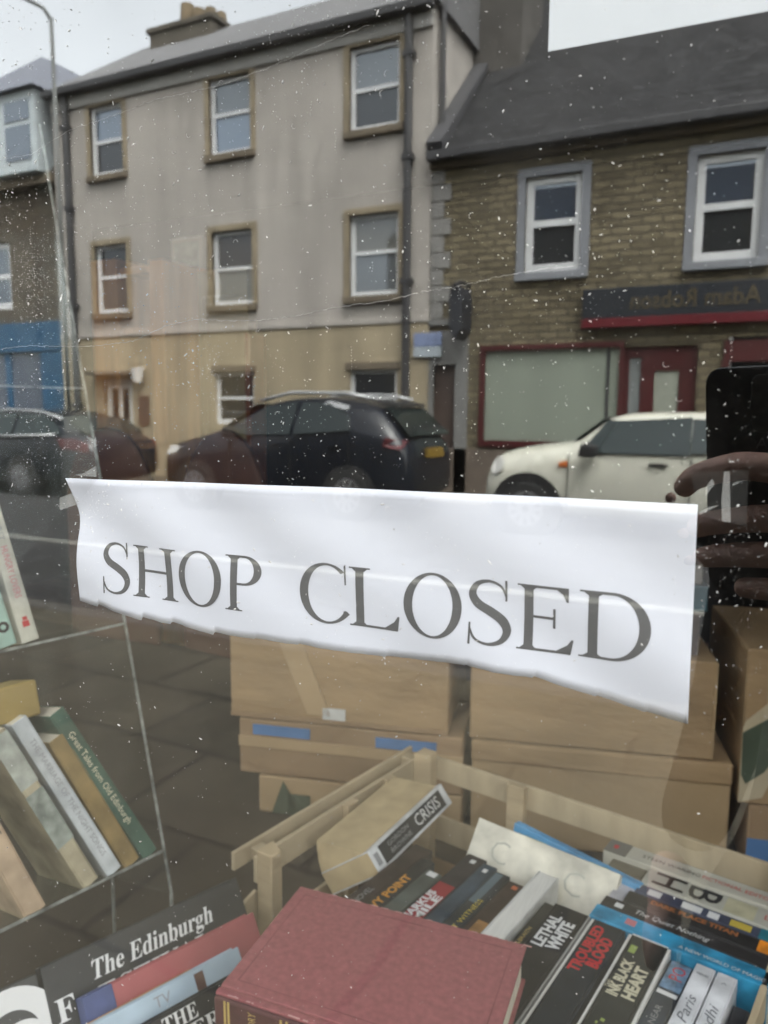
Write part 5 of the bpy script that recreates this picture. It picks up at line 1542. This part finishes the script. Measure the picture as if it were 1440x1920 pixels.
tape("crinkled clear tape holding the sign's top left corner", [(-0.3245, 1.4372), (-0.2985, 1.4366), (-0.2993, 1.416), (-0.313, 1.4035), (-0.3266, 1.398)],
     [[(-0.3266, 1.4045), (-0.318, 1.4075), (-0.3125, 1.4035), (-0.3266, 1.398)], [(-0.3268, 1.4015), (-0.312, 1.4025), (-0.3266, 1.3982)], [(-0.3058, 1.4372), (-0.3, 1.4352), (-0.2986, 1.4368), (-0.299, 1.431)], [(-0.3155, 1.417), (-0.3075, 1.4185), (-0.2993, 1.4225), (-0.2995, 1.4168)]])
tape("crinkled clear tape holding the sign's top right corner", [(-0.022, 1.4302), (-0.0042, 1.4318), (-0.0035, 1.4128), (-0.0185, 1.4155)],
     [[(-0.0115, 1.431), (-0.0098, 1.431), (-0.0085, 1.414), (-0.0112, 1.4142), (-0.0118, 1.422)], [(-0.0185, 1.4168), (-0.0155, 1.4188), (-0.0125, 1.4196), (-0.0182, 1.4158)], [(-0.0165, 1.4262), (-0.015, 1.4285), (-0.0142, 1.4265), (-0.0168, 1.4225)], [(-0.0088, 1.4262), (-0.005, 1.4285), (-0.0085, 1.4272)]])

# grime on the outer face of the pane
speck = mat("dust_grey", (0.5, 0.49, 0.46), 0.9, 0.6, 400)
db = MB()


def add_speck(x, z, r, asp=1.0, rot=None, th=0.0002):
    n = rng.choice((5, 6, 7))
    rot = rng.uniform(0, PI) if rot is None else rot
    i = len(db.v)
    rim_ = []
    for k in range(n):
        a = 2 * PI * k / n
        rr = r * rng.uniform(0.6, 1.25)
        px, pz = rr * math.cos(a) * asp, rr * math.sin(a)
        rim_.append((x + px * math.cos(rot) - pz * math.sin(rot), -0.0002, z + px * math.sin(rot) + pz * math.cos(rot)))
    db.v += rim_ + [(x, -0.0002 - th, z)]
    for k in range(n):
        db.f.append((i + k, i + (k + 1) % n, i + n))


clumps = [(rng.uniform(-0.42, 0.05), rng.uniform(1.36, 1.66), rng.uniform(0.006, 0.03)) for _ in range(60)]
for k in range(11000):
    if k % 2:
        x, z = rng.uniform(-0.43, 0.06), rng.uniform(1.06, 1.67)
    else:
        cq = rng.choice(clumps)
        x, z = rng.gauss(cq[0], cq[2]), rng.gauss(cq[1], cq[2] * 1.4)
    dens = 0.45 + 0.55 * min(1, max(0, (z - 1.33) / 0.12))
    if rng.random() > dens:
        continue
    d = math.hypot(x, 0.275)
    r = min(0.0004, 0.00004 + rng.expovariate(1 / 0.00006)) * (d / 0.31)
    add_speck(x, z, r, rng.choice((1, 1.3, 1.8, 2.6, 3.6)))
for _ in range(240):                                   # larger flakes
    x, z = rng.uniform(-0.43, 0.06), rng.uniform(1.4, 1.67)
    add_speck(x, z, rng.uniform(0.00016, 0.00034), rng.choice((1, 1.5, 2.5)), th=0.0003)
for _ in range(46):                                    # short dried drips
    x, z = rng.uniform(-0.4, 0.03), rng.uniform(1.46, 1.66)
    for q in range(rng.randint(3, 9)):
        add_speck(x + rng.uniform(-.0003, .0003), z - q * 0.0011, rng.uniform(0.00005, 0.00012), 3.0, PI / 2 + rng.uniform(-.3, .3))
for _ in range(420):                                   # smudge of fine grit
    add_speck(rng.gauss(-0.33, 0.0075), rng.gauss(1.512, 0.013), rng.uniform(0.00012, 0.00022), 1.0)
for _ in range(260):
    add_speck(rng.gauss(-0.325, 0.02), rng.gauss(1.44, 0.018), rng.uniform(0.00009, 0.0002), rng.choice((1, 2)))
for _ in range(36):                                    # small curled fibres
    x, z, a = rng.uniform(-0.42, 0.06), rng.uniform(1.4, 1.68), rng.uniform(0, PI)
    for k in range(7):
        add_speck(x + 0.0018 * math.cos(a + k * 0.45) * 0.6, z + 0.0018 * math.sin(a + k * 0.45) * 0.6, 0.00012, 2.0, a + k * 0.45 + PI / 2)
do = db.build("dust", speck, fix=False)
kind(do, "stuff")


def streak(label, pts, r):
    b = MB()
    P = []
    for (x0, z0), (x1, z1) in zip(pts, pts[1:]):
        n = 14
        for k in range(n):
            f_ = k / n
            P.append((x0 + (x1 - x0) * f_ + rng.uniform(-.0002, .0002), -0.0004, z0 + (z1 - z0) * f_ + rng.uniform(-.0003, .0003)))
    b.tube(P, r, 5)
    tag(b.build("dried_streak", speck), label, "streak")


streak("thin pale dried streak rising across the upper left glass", [(-0.3491, 1.5728), (-0.3263, 1.5722), (-0.3007, 1.5795), (-0.277, 1.5813), (-0.2454, 1.5846), (-0.2164, 1.5841), (-0.1894, 1.5867), (-0.1644, 1.591), (-0.1412, 1.5941)], 0.00004)
streak("long wavy pale streak crossing the middle of the glass", [(-0.3569, 1.4808), (-0.3331, 1.4819), (-0.307, 1.4806), (-0.2858, 1.4805), (-0.2656, 1.4818), (-0.2461, 1.4877), (-0.2277, 1.4902), (-0.2103, 1.4885), (-0.1909, 1.4881), (-0.1751, 1.4891), (-0.1599, 1.4913), (-0.136, 1.4927), (-0.1202, 1.4951)], 0.00005)
streak("faint short streak on the glass right of the downpipe", [(-0.1202, 1.4953), (-0.1073, 1.4959), (-0.0908, 1.4986), (-0.0771, 1.4999), (-0.0585, 1.5009)], 0.000035)

# ================================================================ the photographer
skin = mat("skin", (0.8, 0.5, 0.41), 0.5, 0.12, 30, 0.1, 200)
coat = mat("dark_coat", (0.014, 0.012, 0.014), 0.9, 0.25, 12, 0.2, 90)
jeans = mat("dark_jeans", (0.02, 0.022, 0.03), 0.9, 0.2, 20)
hairm = mat("brown_hair", (0.04, 0.025, 0.015), 0.6, 0.4, 40, stretch=(1, 1, 0.2))
PM = Matrix.Translation(CAM) @ Matrix((RGT, UPV, FWD)).transposed().to_4x4()    # phone frame: right, up, towards glass


def skinned(name, m, chains, parent, sub=2):
    """chains: lists of (point, radius); chains share points by equality; one continuous skin."""
    idx, vs, rs, es = {}, [], [], []
    for c in chains:
        prev = None
        for p, r in c:
            key = tuple(round(q, 5) for q in p)
            if key not in idx:
                idx[key] = len(vs)
                vs.append(tuple(p))
                rs.append(r)
            k = idx[key]
            if prev is not None and prev != k:
                es.append((prev, k))
            prev = k
    me = bpy.data.meshes.new(name)
    me.from_pydata(vs, es, [])
    o = bpy.data.objects.new(name, me)
    S.collection.objects.link(o)
    md = o.modifiers.new("skin", 'SKIN')
    md.use_smooth_shade = True
    md.branch_smoothing = 0.3
    if not me.skin_vertices:
        raise RuntimeError("no skin layer")
    for k, r in enumerate(rs):
        rr = r if isinstance(r, tuple) else (r, r)
        me.skin_vertices[0].data[k].radius = rr
    me.skin_vertices[0].data[0].use_root = True
    sb = o.modifiers.new("sub", 'SUBSURF')
    sb.levels = sb.render_levels = sub
    me.materials.append(m)
    if parent is not None:
        o.parent = parent
        o.matrix_parent_inverse = parent.matrix_basis.inverted()
    return o


phone = thing("mobile_phone", "black mobile phone held up facing the glass", "phone", tuple(CAM))
# body with rounded corners, back face towards the glass (camera eye sits just proud of it)
out = []
x0, x1, y0, y1, rc = -0.0445, 0.031, -0.125, 0.0305, 0.011
for cx, cy, a0 in ((x1 - rc, y1 - rc, 0), (x0 + rc, y1 - rc, 90), (x0 + rc, y0 + rc, 180), (x1 - rc, y0 + rc, 270)):
    for k in range(7):
        a = rad(a0 + 15 * k)
        out.append((cx + rc * math.cos(a), cy + rc * math.sin(a)))
MB().prism([(x, y, -0.0125) for x, y in out], (0, 0, 0), (0, 0, 0.0075)).build("body", mat("phone_black", (0.004, 0.006, 0.011), 0.25, 0.1, 3, coat=0.0), phone, bevel=0.0015, M=PM)
out2 = []
x0, x1, y0, y1, rc = -0.0115, 0.024, -0.012, 0.0255, 0.006
for cx, cy, a0 in ((x1 - rc, y1 - rc, 0), (x0 + rc, y1 - rc, 90), (x0 + rc, y0 + rc, 180), (x1 - rc, y0 + rc, 270)):
    for k in range(7):
        a = rad(a0 + 15 * k)
        out2.append((cx + rc * math.cos(a), cy + rc * math.sin(a)))
bp_ = MB().prism([(x, y, -0.0052) for x, y in out2], (0, 0, 0), (0, 0, 0.0022)).build("camera_bump", mat("bump_black", (0.008, 0.008, 0.009), 0.3), phone, bevel=0.0006, M=PM)
for lx, ly in ((-0.0035, 0.0175), (0.0, 0.0), (0.0155, 0.0175), (0.0155, 0.0)):
    n = 28
    MB().tube([PM @ Vector((lx, ly, -0.0034)), PM @ Vector((lx, ly, -0.0016))], 0.0062, n).build("lens_ring", mat("lens_grey", (0.03, 0.03, 0.033), 0.25), bp_)
R3 = PM.to_3x3()
letters("VIA", 0.011, PM @ Vector((0.0, -0.0195, -0.005)), R3 @ Vector((-1, 0, 0)), R3 @ Vector((0, 1, 0)), mat("phone_mark", (0.05, 0.05, 0.055), 0.4), phone, lift=0.0002, fit=0.019)

pr = thing("person", "photographer in dark coat holding up a phone with one hand", "person", (0.16, -0.78, 0.1))
FWH = Vector((FWD.x, FWD.y, 0)).normalized()
RTH = Vector((-FWH.y, FWH.x, 0)) * -1
base = Vector((0.195, -0.72, 0.1))


def B(r, f, z):
    p = base + RTH * r + FWH * f
    return (p.x, p.y, 0.1 + z)


def Hh(a, b_, c):
    return tuple(PM @ Vector((a, b_, c)))


# legs and trousers
skinned("trousers", jeans, [[(B(0, 0, 0.92), (0.15, 0.11)), (B(-0.1, 0, 0.82), 0.095), (B(-0.11, 0.02, 0.48), 0.065), (B(-0.11, 0, 0.09), 0.052)], [(B(0, 0, 0.92), (0.15, 0.11)), (B(0.1, 0, 0.82), 0.095), (B(0.11, 0.02, 0.48), 0.065), (B(0.11, 0, 0.09), 0.052)]], pr)
for s in (-1, 1):
    skinned("shoe", mat("shoe_black", (0.015, 0.014, 0.013), 0.5), [[(B(s * 0.11, -0.04, 0.045), 0.042), (B(s * 0.11, 0.08, 0.04), 0.045), (B(s * 0.12, 0.19, 0.032), 0.034)]], pr)
# coat: torso, both sleeves as one surface
wr_ = PM @ Vector((0.085, -0.155, -0.05))
el = B(0.3, 0.12, 0.98)
skinned("coat", coat, [
    [(B(0, 0, 0.95), (0.2, 0.15)), (B(-0.06, 0.02, 0.72), (0.3, 0.2)), (B(-0.08, 0.02, 0.42), (0.36, 0.22))],
    [(B(0, 0, 0.95), (0.2, 0.15)), (B(0, -0.01, 1.15), (0.19, 0.13)), (B(0, -0.02, 1.33), (0.19, 0.12)), (B(0, -0.02, 1.43), (0.09, 0.08)), (B(0, -0.01, 1.47), (0.065, 0.065))],
    [(B(0, -0.02, 1.33), (0.19, 0.12)), (B(0.19, -0.02, 1.36), 0.075), (B(0.27, 0.04, 1.16), 0.062), (el, 0.055), (tuple(wr_ - FWD * 0.03 - UPV * 0.05), 0.042)],
    [(B(0, -0.02, 1.33), (0.19, 0.12)), (B(-0.19, -0.02, 1.36), 0.075), (B(-0.24, -0.06, 1.15), 0.064), (B(-0.25, -0.02, 0.93), 0.056), (B(-0.26, 0.06, 0.76), 0.046)]], pr)
# head and neck
hd = B(0, 0.06, 1.585)
skinned("head", skin, [[(B(0, 0.0, 1.45), 0.052), (B(0, 0.02, 1.5), 0.055), (B(0, 0.045, 1.545), (0.062, 0.07)), (B(0, 0.05, 1.6), (0.074, 0.088)), (B(0, 0.04, 1.655), (0.07, 0.085)), (B(0, 0.03, 1.69), (0.045, 0.055))], [(B(0, 0.05, 1.6), (0.074, 0.088)), (B(0, 0.145, 1.585), 0.013)],
                         [(B(0, 0.05, 1.6), (0.074, 0.088)), (B(0.082, 0.035, 1.6), 0.018)], [(B(0, 0.05, 1.6), (0.074, 0.088)), (B(-0.082, 0.035, 1.6), 0.018)]], pr)
for s in (-1, 1):
    MB().tube([B(s * 0.03, 0.118, 1.615), B(s * 0.03, 0.134, 1.615)], 0.012, 12, 0.006).build("eye", mat("eye_dark", (0.05, 0.04, 0.04), 0.2), pr)
MB().tube([B(-0.022, 0.128, 1.545), B(0, 0.134, 1.543), B(0.022, 0.128, 1.545)], 0.006, 8).build("mouth", mat("lips", (0.3, 0.09, 0.08), 0.5), pr)
skinned("hair", hairm, [[(B(0, 0.0, 1.7), (0.075, 0.09)), (B(0, -0.03, 1.64), (0.088, 0.085)), (B(0, -0.045, 1.55), (0.085, 0.06)), (B(0, -0.05, 1.46), (0.07, 0.04))], [(B(0, 0.0, 1.7), (0.075, 0.09)), (B(0, 0.06, 1.705), (0.06, 0.045))]], pr)
# right hand wrapped round the phone: palm at its right edge, fingers across its back
palm = Hh(0.052, -0.085, -0.012)
wrist = tuple(wr_)
hand = [
    [(palm, (0.03, 0.018)), (wrist, (0.026, 0.02)), (tuple(wr_ - FWD * 0.05 - UPV * 0.06), 0.026)],
    [(palm, (0.03, 0.018)), (Hh(0.046, -0.05, 0.0), 0.0115), (Hh(0.02, -0.033, 0.0105), 0.0105), (Hh(-0.012, -0.031, 0.0115), 0.0098), (Hh(-0.045, -0.041, 0.0085), 0.0092), (Hh(-0.0605, -0.0545, 0.002), 0.0078)],
    [(palm, (0.03, 0.018)), (Hh(0.05, -0.07, 0.002), 0.0115), (Hh(0.025, -0.0625, 0.0105), 0.0102), (Hh(-0.004, -0.066, 0.011), 0.0096), (Hh(-0.036, -0.073, 0.0085), 0.009), (Hh(-0.052, -0.081, 0.001), 0.0076)],
    [(palm, (0.03, 0.018)), (Hh(0.05, -0.092, 0.002), 0.011), (Hh(0.026, -0.0875, 0.0095), 0.0098), (Hh(-0.002, -0.09, 0.010), 0.0092), (Hh(-0.032, -0.096, 0.0075), 0.0086), (Hh(-0.049, -0.102, 0.0), 0.0074)],
    [(palm, (0.03, 0.018)), (Hh(0.05, -0.112, 0.0), 0.0095), (Hh(0.03, -0.111, 0.0075), 0.0085), (Hh(0.006, -0.113, 0.0085), 0.008), (Hh(-0.018, -0.116, 0.007), 0.0072)],
    [(palm, (0.03, 0.018)), (Hh(0.05, -0.06, -0.026), 0.013), (Hh(0.034, -0.03, -0.028), 0.0115), (Hh(0.014, -0.006, -0.0245), 0.0095)]]
skinned("hand", skin, hand, pr, 2)
nail = mat("fingernail", (0.5, 0.3, 0.24), 0.3)
for p in ((-0.0655, -0.0585, 0.005), (-0.057, -0.084, 0.0035), (-0.0535, -0.104, 0.0025)):
    MB().tube([Hh(*p), Hh(p[0] - 0.003, p[1] - 0.0015, p[2] - 0.002)], 0.0038, 10, 0.003).build("fingernail", nail, pr, smooth=True)
lh = B(-0.27, 0.08, 0.7)
lhand = [[(lh, (0.034, 0.02)), (B(-0.265, 0.07, 0.76), 0.03)]]
for k in range(4):
    fq = 0.045 + 0.02 * k
    lhand.append([(lh, (0.034, 0.02)), (B(-0.275, fq, 0.655), 0.0105), (B(-0.272, fq, 0.62 + 0.004 * abs(k - 1.5)), 0.0098), (B(-0.262, fq, 0.595 + 0.006 * abs(k - 1.5)), 0.0088)])
lhand.append([(lh, (0.034, 0.02)), (B(-0.255, 0.12, 0.685), 0.012), (B(-0.25, 0.135, 0.655), 0.0105), (B(-0.25, 0.135, 0.63), 0.009)])
skinned("hand", skin, lhand, pr, 2)
